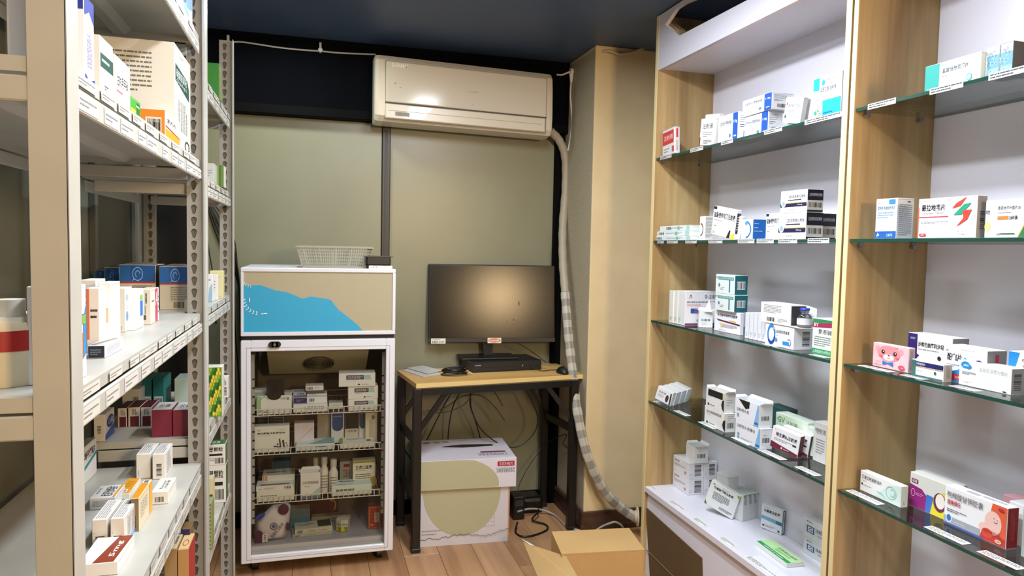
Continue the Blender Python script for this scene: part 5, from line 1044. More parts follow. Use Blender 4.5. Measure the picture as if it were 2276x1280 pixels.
RX(zT, Yp(397), Yp(428), XA-.012, .12, .16, 'white and blue carton on the uppermost visible shelf of the near rack', body='#d9dee4', R=[('p', [(0, .1), (1, .3), (1, .9), (0, .6)], '#8fb8d8'), ('o', .35, .35, .2, .14, .3, 0, 360, '#3a3a9a'), ('t', .5, .45, .9, .7, '贴', '#2a62b0'), ('e', .5, .1, .2, .08, '#7ac0dc')])
RX(zA, Yp(146), Yp(173), XA-.014, .06, .15, 'blue-printed white carton just behind the broad post, shelf second from the top', body='#e4e2e0', R=[('r', .1, .62, .9, .74, '#2d6cc0'), ('t', .1, .9, .8, .95, '药品', '#b04a4a'), ('e', .75, .25, .2, .2, '#4a8ac8'), ('l', .1, .4, .5, .5, 3, G_)])
o = RX(zA, Yp(193), Yp(214), XA-.014, .045, .118, 'white carton with dark blue top band on the shelf second from the top', body='#e8e6ea', F=[('r', 0, .84, 1, 1, '#1d2f8c'), ('l', .2, .1, .7, .7, 6, G_)], R=[('p', [(0, 1), (1, 1), (1, .74), (.5, .86), (0, .78)], '#1d2f8c'), ('l', .2, .2, .8, .6, 6, '#6a6aa0', True), ('p', [(0, 0), (1, 0), (1, .1), (.4, .04), (0, .12)], '#2a3a98')])
RX(zA, Yp(227), Yp(255), XA-.014, .03, .085, 'slim white carton with a dark green label band on the shelf second from the top', body='#d9d6cc', R=[('r', 0, .48, 1, .72, '#1f4a40'), ('l', .1, .54, .9, .66, 1, '#c9dcd4'), ('l', .3, .1, .6, .2, 2, K)])
RX(zA, Yp(259), Yp(292), XA-.014, .03, .078, 'white carton with black lettering and blue end between the green-banded and orange ones', body='#e6e4e2', F=[('r', 0, 0, .1, 1, '#6aa0b4')], R=[('t', .1, .42, .85, .66, '注射用甲硝', K), ('l', .1, .25, .9, .35, 1, '#b06a8a')])
RX(zA, Yp(293), Yp(300), XA-.02, .03, .068, 'pale blue carton edge beside the black-lettered white one on the shelf second from the top', body='#5d8fbe')
RX(zA, Yp(304), Yp(325), XA-.022, .055, .04, 'small bright green and yellow carton on the shelf second from the top', body='#3f9a2a', R=[('r', 0, 0, .5, .5, '#e6d23a'), ('r', .6, .1, .9, .9, '#2a6a2a'), ('l', .5, .6, .95, .8, 1, '#e8f2d8')])
RX(zA, Yp(369), Yp(400), XA-.014, .048, .062, 'orange and white carton with barcode before the big white one', body='#e8e2d6', F=[('r', 0, 0, 1, 1, '#d6801c'), ('b', .28, .12, .82, .68, False, 1), ('r', .2, .1, .86, .74, '#d8d2c4'), ('b', .3, .14, .78, .56)], R=[('r', 0, 0, 1, .38, '#e09a22'), ('t', .1, .62, .7, .78, '复方片', K), ('p', [(0, .5), (1, .38), (1, .34), (0, .45)], '#a33a2a')])
RX(zA, Yp(394), Yp(428), XA-.018, .165, .235, 'big white carton with long text and green label, near rack', body='#d8d2c4',
   F=[('l', .16, .5, .72, .9, 9, '#6e6a60'), ('b', .46, .16, .58, .24)], R=[('p', [(.05, .82), (.8, .78), (.9, .7), (.9, .58), (.05, .66)], '#1c4a40'), ('t', .1, .7, .75, .78, '硫酸氢氯吡', '#e4ece4'), ('t', .1, .64, .75, .69, 'Clopidogrel', '#c8d8cc'), ('o', .75, .08, .16, .06, .3, 0, 360, '#33383a'), ('l', .2, .2, .8, .5, 5, '#a0a8a4', True), ('t', .3, .92, .5, .95, '信立泰', G_)])
# seen through the open near end, left of the broad post
RX(zA, .97, 1.02, XA-.115, .02, .115, 'white and pale blue carton left of the broad post, second shelf from top', body='#dfe4ea', F=[('p', [(0, 0), (1, 0), (1, .25), (.3, .4), (0, .2)], '#3f8ec4'), ('e', .4, .42, .3, .08, '#2a6cc0')])
RX(zA, .98, 1.04, XA-.142, .06, .13, 'brown and teal carton at the left picture edge on the shelf second from the top', body='#6a5a48', F=[('e', .3, .1, .8, .32, '#1d6a78')])
# shelf B
jb = empty('medicine_tub', Vector((XA-.115, 1.075, zB)), 'round cream tub with red band and white cap, left of the broad post', 'tub')
b = MB(); r_ = .062; b.lathe((XA-.115, 1.075, zB+.0005), [(r_*.97, 0), (r_, .004), (r_, .075), (r_*.97, .082)], mat('#c9bda0', .5), 28); b.build('tub_body', jb)
b = MB(); b.lathe((XA-.115, 1.075, zB+.0005), [(r_+.0006, .046), (r_+.0006, .072)], mat('#9a1c1c', .4), 28); b.build('red_band', jb)
b = MB(); b.lathe((XA-.115, 1.075, zB+.0825), [(r_*.9, 0), (r_*.9, .006)], mat('#d8d2c4', .5), 24); b.lathe((XA-.095, 1.06, zB+.0885), [(.017, 0), (.017, .022)], mat('#ddd8cc', .4), 20); b.build('cap', jb)
RX(zB, Yp(162), Yp(195), XA-.018, .05, .128, 'tall white, blue and flame-orange carton just behind the broad post on the middle shelf', body='#e8e8ec', R=[('p', [(0, .08), (.75, .2), (.8, .48), (0, .52)], '#e07a1e'), ('p', [(.3, .2), (.7, .22), (.7, .46), (.45, .46)], '#e9c23a'), ('p', [(.75, .2), (1, .25), (1, .8), (.8, .6)], '#3a8ac8'), ('r', .1, .66, .9, .69, '#3a6ab8'), ('r', .7, .58, .95, .68, '#7ab04a'), ('l', .15, .02, .7, .1, 2, G_)])
RB(zB+.0005, 739, 196, 233, 668, .04, 'white carton with tall barcode on the middle shelf of the near rack', body='#dcd6c8', F=[('b', .22, .12, .62, .6, True), ('l', .05, .1, .15, .7, 1, G_, True)], R=[('l', .2, .1, .8, .9, 5, '#8a8884', True)])
RB(zB+.0005, ('Y', 1.32), 193, 222, 640, .05, 'white carton with orange stripe behind the barcode carton on the middle shelf', body='#e6e0da', F=[('r', 0, .2, .2, 1, '#e06a3a'), ('l', .3, .5, .9, .7, 2, K)])
RB(zB+.0005, ('Y', 1.36), 220, 248, 628, .06, 'white carton with orange square at the back of the middle shelf pile', body='#e8e6e0', F=[('r', .1, .4, .5, .9, '#e8704a'), ('r', .4, .4, .8, .62, '#c9b09a')])
RB(zB+.0005, ('Y', 1.42), 180, 215, 622, .06, 'plain white carton at the back left of the middle shelf pile', body='#e2dfda', F=[('l', .2, .5, .8, .8, 3, G_)])
RB(zB+.0005, 738, 251, 279, 640, .055, 'tall white and blue carton in the middle of the near rack middle shelf', body='#dcd8ce', R=[('p', [(.8, .1), (1, .2), (1, .95), (.8, .9)], '#2a62c8'), ('r', .1, .72, .6, .86, '#9ab4cc'), ('r', .6, .04, 1, .12, '#2f5fb8'), ('e', .25, .35, .12, .12, '#5a8ac0'), ('l', .1, .5, .6, .6, 2, '#a0a8b8')], F=[('l', .3, .04, .8, .2, 3, G_, True)])
RB(zB+.0005, 735, 275, 300, 645, .08, 'white carton with green and blue edge behind the tall blue one', body='#e4e4e4', R=[('r', .6, .3, .9, .7, '#2a6ac8'), ('r', .6, .72, .9, .85, '#8ab858')])
RB(zB+.0005, 721, 309, 336, 643, .085, 'white carton with pink stripe nearest the far end of the middle shelf', body='#d9d3c4', F=[('l', .15, .6, .8, .95, 2, K, True), ('l', .15, .3, .7, .58, 2, G_, True), ('r', .2, .12, .6, .26, '#55514a')], R=[('r', .52, 0, .82, 1, '#c43a68'), ('t', .56, .5, .8, .9, 'A', '#f4e6ea'), ('l', .08, .6, .45, .7, 1, '#5a6a60'), ('l', .86, .2, .98, .8, 4, G_)])
p = onZ(195, 797, zB+.0005)
carton(p, 0, tpx(p, (1, 0, 0), 234), .11, .021, '#e2e0e0', F=[('r', 0, 0, 1, 1, '#141a30'), ('l', .1, .2, .8, .75, 3, '#7f8494')], R=[('l', .08, .15, .8, .8, 6, '#8a8a90')], T=[('r', 0, 0, 1, 1, '#b9b7b0'), ('p', [(0, 0), (.4, 0), (1, .8), (.7, .8)], '#77756e')], label='flat navy and white carton lying at the front of the middle shelf', group=gH)
# shelf C
gI = 'cartons on the low shelf of the near rack'
WX(zC_, (176, 1089), (215, 1049), 1006, .022, 'white carton with teal and lime stripes standing lengthwise on the low shelf', body='#e0e0dc', group=gI, R=[('t', .05, .62, .95, .86, '硝苯地平缓释片', '#26262a', 0, True), ('p', [(.3, .46), (1, .66), (1, .56), (.3, .36)], '#2f8a9a'), ('r', .08, .42, .28, .54, '#b8cc3a'), ('l', .1, .88, .4, .94, 1, G_)], T=[('r', 0, 0, 1, 1, '#8e8e86')])
for i, (px, py, lb, w_) in enumerate(((303, 1064, 'left', 32), (339, 1066, 'right', 28))):
    RB(zC_+.0005, py, px, px+w_, 1010, .10, '%s of two upright white cartons near the far end of the low shelf' % lb, body='#e2ded6', group=gI, F=[('b', .3, .12, .75, .62, True)] if i else [('l', .1, .1, .2, .6, 1, G_, True)], T=[('l', .1, .1, .9, .9, 5, '#77777a', True), ('r', .3, .6, .7, .75, '#b5b3b0')], R=[('l', .2, .1, .8, .9, 5, '#9a9a9c', True)])
RB(zC_+.0005, 1122, 336, 374, 1094, .10, 'flat white carton with barcode end right of the orange pair, low shelf', body='#e2ded4', group=gI, F=[('b', .2, .15, .75, .6)], T=[('t', .35, .2, .55, .8, 'Recover', K, 90), ('t', .6, .2, .8, .8, '注射液', '#555', 90)])
RB(zC_+.0005, 1134, 199, 256, 1108, .085, 'flat white carton with large black characters on the low shelf', body='#dcdcda', group=gI, T=[('t', .35, .1, .85, .9, '厄贝沙坦片', '#2a2a2c', 90, True), ('t', .06, .3, .2, .8, '恩必普', G_, 90), ('r', .9, 0, 1, 1, '#d8921e')], F=[('l', .1, .2, .9, .8, 5, '#9c9a98')])
RB(zC_+.0005, 1111, 258, 288, 1098, .11, 'lower orange-topped carton lying left of the upright orange one', body='#e4dccb', group=gI, T=[('r', 0, 0, 1, 1, '#d8921e'), ('l', .2, .4, .8, .8, 4, '#a86a14'), ('r', .1, .08, .7, .26, '#dcd6ca'), ('r', .2, .1, .6, .22, '#5f7a84')])
RB(zC_+.0005, 1182, 291, 310, 1108, .12, 'upright orange-topped carton in the middle of the low shelf', body='#ddcfae', group=gI, T=[('r', 0, 0, 1, 1, '#d8921e'), ('r', 0, .8, 1, .96, '#dcd6ca'), ('r', .2, .82, .8, .94, '#55707a')], F=[('r', 0, 0, 1, 1, '#7d6850'), ('l', .2, .1, .7, .6, 2, '#3a3028', True)], R=[('r', .75, 0, 1, 1, '#e0a83a'), ('l', .1, .3, .6, .8, 5, '#a8a4a0')])
for i, (px, w_, lb) in enumerate(((205, 34, 'left'), (246, 31, 'right'))):
    RB(zC_+.0005, 1220, px, px+w_, 1156 if i == 0 else 1153, .11, '%s of two upright white barcode cartons at the front of the low shelf' % lb, body='#e0dbd2', group=gI, F=[('b', .2, .05, .85, .42, True), ('l', .1, .45, .15, .6, 1, G_)], T=[('l', .1, .05, .9, .95, 5, '#85858a', True), ('b', .3, .7, .8, .92)][:1+i], R=[('p', [(0, 0), (1, 0), (1, .2), (0, .1)], '#7ab0dc'), ('l', .2, .2, .8, .9, 6, '#9a9aa0', True)])
RB(zC_+.0005, 1285, 172, 262, 1256, .12, 'flat white carton with brown 5mg panel at the bottom of the near rack view', body='#e6e2e0', group=gI, T=[('p', [(.35, 0), (.9, 0), (1, 1), (.62, 1)], '#8a3a22'), ('t', .66, .2, .86, .8, '5mg', '#f0e4de', 90, True)])
RX(zC_, .95, 1.02, XA-.13, .02, .085, 'white and dark teal carton left of the broad post on the low shelf', body='#d8d0be', group=gI, R=[('r', .4, 0, 1, .55, '#1d4a54'), ('r', 0, .4, .4, .46, '#b03a2a')], F=[('r', 0, 0, 1, .5, '#1d4a54')])
RX(zC_, 1.03, 1.18, XA-.155, .02, .075, 'white carton with crimson Hb lettering left of the broad post on the low shelf', body='#d9d2c4', group=gI, R=[('t', .05, .35, .3, .72, 'H', '#b02a4a', 0, True), ('t', .36, .35, .55, .78, 'b', '#b02a4a', 0, True), ('r', .6, .42, .85, .5, '#b04a5a'), ('t', .55, .7, .95, .92, '铁剂', K, 0, True), ('l', .05, .15, .7, .28, 1, '#c05a6a')])
RX(zC_, .84+.13, 1.0, XA-.17, .03, .095, 'white carton with red stripe at the lower left picture edge', body='#ddd6c8', group=gI, R=[('r', 0, .55, 1, .62, '#b03a2a')], F=[('r', 0, .6, 1, .68, '#b03a2a')])
# ---------------------------------------------------------------- far rack
gJ = 'cartons on the far grey rack'
z = SZ['c']+.0005
blF = [('r', 0, .62, 1, 1, '#174f8e'), ('r', .0, .62, .3, 1, '#1d5fa4'), ('o', .5, .8, .15, .16, .12, 0, 360, '#8ab8dc'), ('o', .5, .8, .08, .09, .4, 0, 250, '#5a94c8'), ('p', [(.32, .62), (.4, .7), (.42, .68)], '#8ab8dc'), ('r', 0, .585, 1, .62, '#b02a2e'), ('l', .35, .2, .9, .54, 8, '#4a453e'), ('b', .45, .03, .8, .18)]
for i, (a, b_, yt, Y_, lb) in enumerate(((210, 238, 598, 2.34, 'farthest back of four tall blue-topped cartons on the far rack'), (232, 266, 592, 2.26, 'second from the back of four tall blue-topped cartons on the far rack'), (266, 347, 586, 2.13, 'widest tall blue-topped carton on the far rack'), (355, 424, 590, 2.10, 'tall blue-topped carton beside the far rack post'))):
    o = PB(z, ('Y', Y_), a, b_, yt+2, .12 if i > 1 else .06, lb, yaw=0, body='#c9bfa8', group=gJ, F=blF if i > 1 else blF[:6], side='#22252c')
    hh = o['top_z']-z; b = MB(); wq = tpx(Vector(o.location), (1, 0, 0), b_)
    b.prism([(o.location.x, Y_+.004, z+hh), (o.location.x+wq, Y_+.004, z+hh), (o.location.x+wq*.7, Y_+.03, z+hh+.006), (o.location.x+wq*.3, Y_+.03, z+hh+.006)], (0, .03, 0), mat('#6a6052', .7)); b.build('bulged_lid', o)
z = SZ['d']+.0005
PB(z, ('Y', 2.055), 209, 234, 922, .09, 'white carton with big blue oval emblem standing lengthwise on the far rack', yaw=0, body='#d4d0c8', group=gJ, F=[('b', .3, .28, .65, .58, True)], R=[('p', [(0, 0), (1, 0), (1, .45), (0, .2)], '#2f4f9c'), ('e', .55, .62, .38, .24, '#1f2f7c'), ('t', .3, .5, .85, .74, '心脑', '#c8d4ec')])
mr = [('r', .15, 0, .95, .55, '#5e1620'), ('l', .3, .62, .85, .95, 4, K, True)]
for i, (a, b_) in enumerate(((262, 282), (285, 311), (313, 337))):
    PB(z, ('Y', 2.20), a, b_, 906 if i else 908, .10, '%s slim white and maroon carton from the left on the far rack' % ordn[i], yaw=0, body='#d4cec6', group=gJ, F=mr, T=[('r', 0, 0, 1, 1, '#4a1018')], side='#571220')
for i, (a, b_) in enumerate(((337, 382), (384, 428))):
    PB(z, ('Y', 2.07), a, b_, 912, .10, '%s large plain maroon carton beside the far rack post' % ('left', 'right')[i], yaw=0, body='#7a2238', group=gJ, T=[('r', 0, 0, 1, 1, '#d9d6d4'), ('t', .2, .3, .8, .7, '胶囊', K)])
for i, (a, b_) in enumerate(((316, 337), (340, 364))):
    PB(z, ('Y', 2.42), a, b_, 842, .12, '%s teal carton with barcode at the back of the far rack' % ('left', 'right')[i], yaw=0, body='#1f6a66', group=gJ, F=[('r', .1, 0, .95, .42, '#cfd2cc'), ('b', .2, .08, .85, .36)], side='#2f8078')
PB(z, ('Y', 2.44), 388, 418, 842, .1, 'pale green-grey carton at the back of the far rack beside the teal pair', yaw=0, body='#9fb0a4', group=gJ)
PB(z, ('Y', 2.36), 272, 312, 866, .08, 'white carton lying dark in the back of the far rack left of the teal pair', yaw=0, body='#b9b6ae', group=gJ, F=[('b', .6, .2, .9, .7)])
# items seen in the gap between the two posts
X2 = A1-.012
def RY(z, pa, pb, wx, h, lb, **k):
    ya, yb = onX(pa, 600, X2)[1], onX(pb, 600, X2)[1]; return carton(Vector((X2-wx, ya, z+.0005)), 0, wx, max(.02, yb-ya), h, label=lb, group=gJ, **k)
def RF(z, Y_, a, b_, yt, d, lb, **k): return PB(z+.0005, ('Y', Y_), a, b_, yt, d, lb, yaw=0, group=gJ, **k)
RF(SZ['a'], 2.40, 456, 487, 138, .07, 'bright green carton on the top shelf of the far rack', body='#2c7a28', F=[('r', 0, 0, 1, .2, '#1f7a20')], side='#8a8a58')
RF(SZ['b'], 2.30, 455, 476, 362, .06, 'grey-white carton on the second shelf of the far rack', body='#b5b7b4', F=[('l', .2, .3, .8, .7, 3, G_)])
RF(SZ['b'], 2.46, 476, 497, 366, .06, 'olive green striped carton on the second shelf of the far rack', body='#5f7a3a', F=[('r', .3, 0, .45, 1, '#8aa84a'), ('r', .6, 0, .7, 1, '#3a5a28')], side='#cfd2c8')
RF(SZ['c'], 2.38, 458, 473, 610, .03, 'white carton with blue swirl on the middle shelf of the far rack', body='#d9dcdf', F=[('p', [(.3, 0), (1, 0), (1, .7), (.5, .5)], '#8fb0c8'), ('l', .4, .75, .9, .85, 1, '#3a5a8a')])
RF(SZ['c'], 2.44, 473, 484, 611, .03, 'narrow white carton on the middle shelf of the far rack', body='#dcdad8', F=[('l', .2, .3, .5, .8, 4, G_)])
RF(SZ['c'], 2.52, 466, 495, 602, .05, 'pale yellow carton standing at the back of the middle shelf of the far rack', body='#d6cf9a', F=[('l', .3, .7, .8, .8, 2, '#5a5638'), ('r', .05, .05, .95, .08, '#b8b078')])
honey = [('r', 0, 0, 1, 1, '#5a8a24')]+[('e', (.12+.17*(c % 6)+(.085 if r_ % 2 else 0)), .06+r_*.075, .075, .045, ['#2f7a24', '#e0c83a', '#8ab83a', '#1f5a1c', '#d8b83a'][(c*3+r_*2) % 5]) for r_ in range(13) for c in range(5)]
RF(SZ['d'], 2.28, 459, 494, 816, .05, 'green and yellow honeycomb-patterned carton on the far rack', body='#d8d6c8', F=honey, T=[('r', .2, .2, .8, .8, '#c8c8b4')])
RF(SZ['d'], 2.56, 494, 507, 838, .04, 'narrow white barcode carton on the far rack beside the honeycomb-patterned one', body='#d4d2cc', F=[('b', .3, .1, .8, .5, True), ('l', .2, .6, .8, .9, 2, K, True)])
lF = [('t', .04, .66, .92, .88, '感冒灵颗粒', '#1b1b1d', 0, True), ('r', .04, .46, .9, .56, '#1c1c1e'), ('l', .05, .1, .6, .36, 3, G_), ('b', .62, .08, .94, .36)]
q = RF(SZ['e'], 2.50, 440, 502, 1037, .06, 'lower of two stacked white granule cartons with green tops on the far rack', body='#dcdbd4', F=lF, T=[('r', 0, 0, 1, 1, '#3f6a34')], side='#4a6a40')
RF(q['top_z']-.0005+.0008, 2.50, 440, 501, 990, .06, 'upper of two stacked white granule cartons with green tops on the far rack', body='#dcdbd4', F=lF, T=[('r', 0, 0, 1, 1, '#3f6a34'), ('t', .3, .2, .8, .7, '感冒灵', '#dfe8d8')], side='#4a6a40')
RF(SZ['e'], 2.36, 455, 474, 1064, .04, 'small brown and cream carton with a yellow face dot before the granule cartons', body='#d2c89a', F=[('r', 0, 0, 1, .6, '#5a4430'), ('e', .42, .32, .3, .18, '#e2b42a'), ('e', .34, .36, .05, .03, K), ('e', .52, .36, .05, .03, K)])
st = [('r', 0, 0, 1, 1, '#6f7a4a')]+[('r', 0, i/12, 1, i/12+.04, '#a9b078') for i in range(12)]+[('e', .4, .25, .22, .12, '#d8c03a')]
RF(SZ['e'], 2.10, 402, 424, 1128, .07, 'olive striped carton with yellow dot on the low shelf left of the far rack post', body='#8a9060', F=st)
RF(SZ['e'], 2.10, 460, 470, 1120, .06, 'olive striped narrow carton on the low shelf right of the near rack post', body='#8a9060', F=st[:13])
z = RZ['D']
RF(z, 1.86, 366, 394, 1222, .1, 'left brown-cream carton standing on the bottom visible shelf', body='#a8875a', T=[('r', 0, 0, 1, 1, '#d8c8a4'), ('b', .2, .3, .8, .8)], F=[('l', .2, .1, .8, .4, 3, '#6a5030')])
RF(z, 1.86, 396, 420, 1222, .1, 'right tan and red carton standing on the bottom visible shelf', body='#c09058', T=[('r', 0, 0, 1, 1, '#d8b884'), ('o', .5, .4, .3, .2, .2, 0, 360, '#9a3a2a')], F=[('l', .2, .1, .8, .5, 4, '#5a4020', True)], side='#b02a2a')
RF(z, 1.95, 404, 424, 1176, .05, 'dark blue and brown carton behind the tan pair on the bottom visible shelf', body='#7a5f3a', F=[('p', [(0, .6), (1, .9), (1, 1), (0, 1)], '#1f1f5a')])

# ---------------------------------------------------------------- inside the fridge
gK = 'medicines inside the fridge'
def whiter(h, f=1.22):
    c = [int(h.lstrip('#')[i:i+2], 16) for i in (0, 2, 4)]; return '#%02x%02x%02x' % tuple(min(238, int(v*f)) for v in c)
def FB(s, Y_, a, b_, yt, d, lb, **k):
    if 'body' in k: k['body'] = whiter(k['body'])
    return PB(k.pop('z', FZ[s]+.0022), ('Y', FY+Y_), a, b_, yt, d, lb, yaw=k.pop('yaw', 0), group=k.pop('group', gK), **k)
o = FB(0, .08, 570, 648, 881, .06, 'white and green carton with round dark opening on the fridge top shelf', body='#cfd3c4', F=[('r', 0, .1, .12, 1, '#a6c79a'), ('o', .22, .55, .14, .45, .12, 30, 330, '#8fb883'), ('e', .5, 1.0, .2, .22, '#241d1a'), ('t', .68, .78, .84, .92, '冲剂', '#6a7a68'), ('e', .9, .84, .04, .08, '#6f9a88'), ('l', .6, .2, .95, .32, 1, K), ('l', .2, .05, .6, .14, 1, G_)], T=[('e', .5, .3, .2, .3, '#241d1a')])
b = MB(); a1, a2 = onY(592, 860, FY+.085), onY(632, 860, FY+.085); zt_ = onY(610, 843, FY+.085)[2]
b.prism([(a1[0], FY+.085, o['top_z']-.004), (a2[0], FY+.085, o['top_z']-.004), (a2[0], FY+.085, zt_-.004), (a2[0]-.006, FY+.085, zt_), (a1[0]+.006, FY+.085, zt_), (a1[0], FY+.085, zt_-.004)], (0, .001, 0), mat('#1c1310', .5)); b.build('raised_flap', o, label='dark raised flap')
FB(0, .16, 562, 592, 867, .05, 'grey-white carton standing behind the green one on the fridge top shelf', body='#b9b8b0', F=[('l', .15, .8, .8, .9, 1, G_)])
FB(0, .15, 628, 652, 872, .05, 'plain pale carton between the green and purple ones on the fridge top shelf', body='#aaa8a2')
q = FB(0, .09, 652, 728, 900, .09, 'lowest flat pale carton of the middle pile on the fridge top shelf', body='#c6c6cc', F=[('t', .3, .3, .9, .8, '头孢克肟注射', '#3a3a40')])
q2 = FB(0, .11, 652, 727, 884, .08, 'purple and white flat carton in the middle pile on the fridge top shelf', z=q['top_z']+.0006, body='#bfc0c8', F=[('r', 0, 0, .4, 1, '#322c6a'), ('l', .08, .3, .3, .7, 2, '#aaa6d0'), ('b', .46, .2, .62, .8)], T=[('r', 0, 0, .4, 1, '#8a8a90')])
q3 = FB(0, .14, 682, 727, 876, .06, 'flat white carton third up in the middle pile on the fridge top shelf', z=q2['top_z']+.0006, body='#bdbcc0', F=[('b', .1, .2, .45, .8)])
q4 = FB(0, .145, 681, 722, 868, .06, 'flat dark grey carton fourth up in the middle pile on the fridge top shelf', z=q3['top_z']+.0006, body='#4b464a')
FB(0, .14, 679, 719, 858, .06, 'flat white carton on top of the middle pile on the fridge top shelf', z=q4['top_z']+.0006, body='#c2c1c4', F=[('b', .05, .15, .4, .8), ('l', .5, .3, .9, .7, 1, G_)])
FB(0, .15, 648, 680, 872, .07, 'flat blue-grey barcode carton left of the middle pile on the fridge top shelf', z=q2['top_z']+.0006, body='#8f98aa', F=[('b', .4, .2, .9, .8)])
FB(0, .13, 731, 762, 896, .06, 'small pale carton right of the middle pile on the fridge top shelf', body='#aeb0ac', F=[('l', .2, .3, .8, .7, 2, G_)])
nzF = [('r', .2, .52, .68, .86, '#16162e'), ('t', .22, .56, .66, .82, '注射用奥美敏宁', '#dfe0ea'), ('p', [(.68, .52), (.9, .5), (.86, .86), (.68, .86)], '#b0cfd2'), ('l', .22, .4, .6, .46, 1, G_), ('e', .55, .14, .03, .06, K), ('l', .6, .1, .85, .18, 1, G_)]
q = FB(0, .08, 774, 839, 888, .08, 'lowest white carton of the right-hand stack on the fridge top shelf', body='#d6d6cc', F=nzF)
q = FB(0, .08, 774, 840, 859, .08, 'middle white carton of the right-hand stack on the fridge top shelf', z=q['top_z']+.0006, body='#d6d6cc', F=nzF)
q = FB(0, .075, 753, 834, 830, .08, 'topmost white carton of the right-hand stack, jutting left, on the fridge top shelf', z=q['top_z']+.0006, body='#d6d6cc', F=nzF, openf=None, yaw=-2)
for i, nm in enumerate(('left', 'right')):
    FB(1, .2, (570, 606)[i], (598, 632)[i], 922, .06, '%s dark navy striped carton behind the big white one on the fridge second shelf' % nm, body='#20263a', F=[('r', 0, .9, 1, .93, '#8a90a0'), ('r', 0, .8, 1, .82, '#606880'), ('r', 0, .7, 1, .72, '#606880'), ('r', .92, 0, 1, 1, '#a09a90')])
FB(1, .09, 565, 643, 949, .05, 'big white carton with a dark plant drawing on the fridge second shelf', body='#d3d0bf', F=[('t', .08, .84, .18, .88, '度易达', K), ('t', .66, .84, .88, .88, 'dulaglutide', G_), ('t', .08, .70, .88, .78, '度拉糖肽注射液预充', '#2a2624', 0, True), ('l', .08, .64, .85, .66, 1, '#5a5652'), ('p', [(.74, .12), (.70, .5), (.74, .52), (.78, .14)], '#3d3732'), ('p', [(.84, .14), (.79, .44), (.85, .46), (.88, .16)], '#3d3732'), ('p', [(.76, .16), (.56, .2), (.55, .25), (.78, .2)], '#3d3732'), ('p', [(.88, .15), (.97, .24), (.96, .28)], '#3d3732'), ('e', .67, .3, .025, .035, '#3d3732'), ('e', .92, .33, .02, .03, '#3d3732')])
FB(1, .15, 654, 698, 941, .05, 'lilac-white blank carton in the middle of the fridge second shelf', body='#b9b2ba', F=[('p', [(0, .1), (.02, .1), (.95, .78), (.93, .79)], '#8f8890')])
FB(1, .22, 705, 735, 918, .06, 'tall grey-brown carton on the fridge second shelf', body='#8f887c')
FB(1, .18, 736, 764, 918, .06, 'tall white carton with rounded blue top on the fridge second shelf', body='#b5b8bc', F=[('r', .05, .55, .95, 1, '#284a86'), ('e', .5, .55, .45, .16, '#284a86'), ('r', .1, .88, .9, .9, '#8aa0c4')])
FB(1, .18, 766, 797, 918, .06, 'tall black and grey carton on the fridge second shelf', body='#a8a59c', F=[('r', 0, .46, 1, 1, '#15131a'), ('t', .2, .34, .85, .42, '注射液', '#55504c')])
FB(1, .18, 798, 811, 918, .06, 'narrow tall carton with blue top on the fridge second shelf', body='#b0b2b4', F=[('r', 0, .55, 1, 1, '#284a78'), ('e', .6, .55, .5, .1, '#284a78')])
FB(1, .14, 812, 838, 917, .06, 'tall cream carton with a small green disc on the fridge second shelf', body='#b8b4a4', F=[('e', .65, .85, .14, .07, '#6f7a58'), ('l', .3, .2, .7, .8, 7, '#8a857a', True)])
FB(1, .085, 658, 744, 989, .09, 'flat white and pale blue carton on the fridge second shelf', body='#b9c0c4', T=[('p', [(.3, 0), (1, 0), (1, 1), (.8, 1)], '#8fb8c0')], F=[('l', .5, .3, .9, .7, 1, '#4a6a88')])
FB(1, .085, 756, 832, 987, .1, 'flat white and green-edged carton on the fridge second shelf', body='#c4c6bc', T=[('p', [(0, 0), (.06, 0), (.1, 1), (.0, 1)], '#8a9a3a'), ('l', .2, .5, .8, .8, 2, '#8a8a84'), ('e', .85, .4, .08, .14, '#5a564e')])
# fridge third shelf
q = FB(2, .08, 570, 654, 1094, .09, 'flat white carton at the bottom left of the fridge third shelf', body='#cfc7bc', F=[('l', .1, .4, .6, .7, 1, G_)])
FB(2, .085, 569, 652, 1082, .08, 'flat white carton with barcode resting on the lower left one on the fridge third shelf', z=q['top_z']+.0006, body='#d0cabf', F=[('t', .06, .3, .14, .5, '康复', K), ('l', .2, .25, .5, .7, 3, '#a09890'), ('b', .76, .2, .94, .8)], T=[('r', .1, .1, .9, .3, '#7a7468')])
FB(2, .15, 583, 655, 1058, .09, 'white carton with orange edge stripes on the fridge third shelf', body='#b9bab4', F=[('r', .02, 0, .05, 1, '#d0824a'), ('r', .07, 0, .10, 1, '#d0824a'), ('r', .12, 0, .15, 1, '#d0824a'), ('t', .3, .4, .82, .7, '复方血栓通胶囊', '#3a3634'), ('l', .2, .15, .7, .3, 1, '#7a7672')], T=[('r', .9, 0, .93, 1, '#d0824a'), ('r', .96, 0, .99, 1, '#d0824a'), ('l', .1, .3, .8, .6, 1, '#6a6660')], side='#a8623a')
FB(2, .24, 604, 645, 1026, .06, 'dark blue carton at the back of the fridge third shelf', body='#2a4250')
FB(2, .08, 668, 712, 1052, .05, 'opened white carton with pale teal foot on the fridge third shelf', body='#d2d3cb', openf='top', F=[('t', .08, .56, .92, .68, '注射用胸腺肽', '#3a3a38'), ('p', [(.3, 0), (1, 0), (1, .45)], '#b5cfcc'), ('l', .2, .44, .6, .5, 1, G_), ('r', 0, 0, 1, .1, '#6a7f9c')])
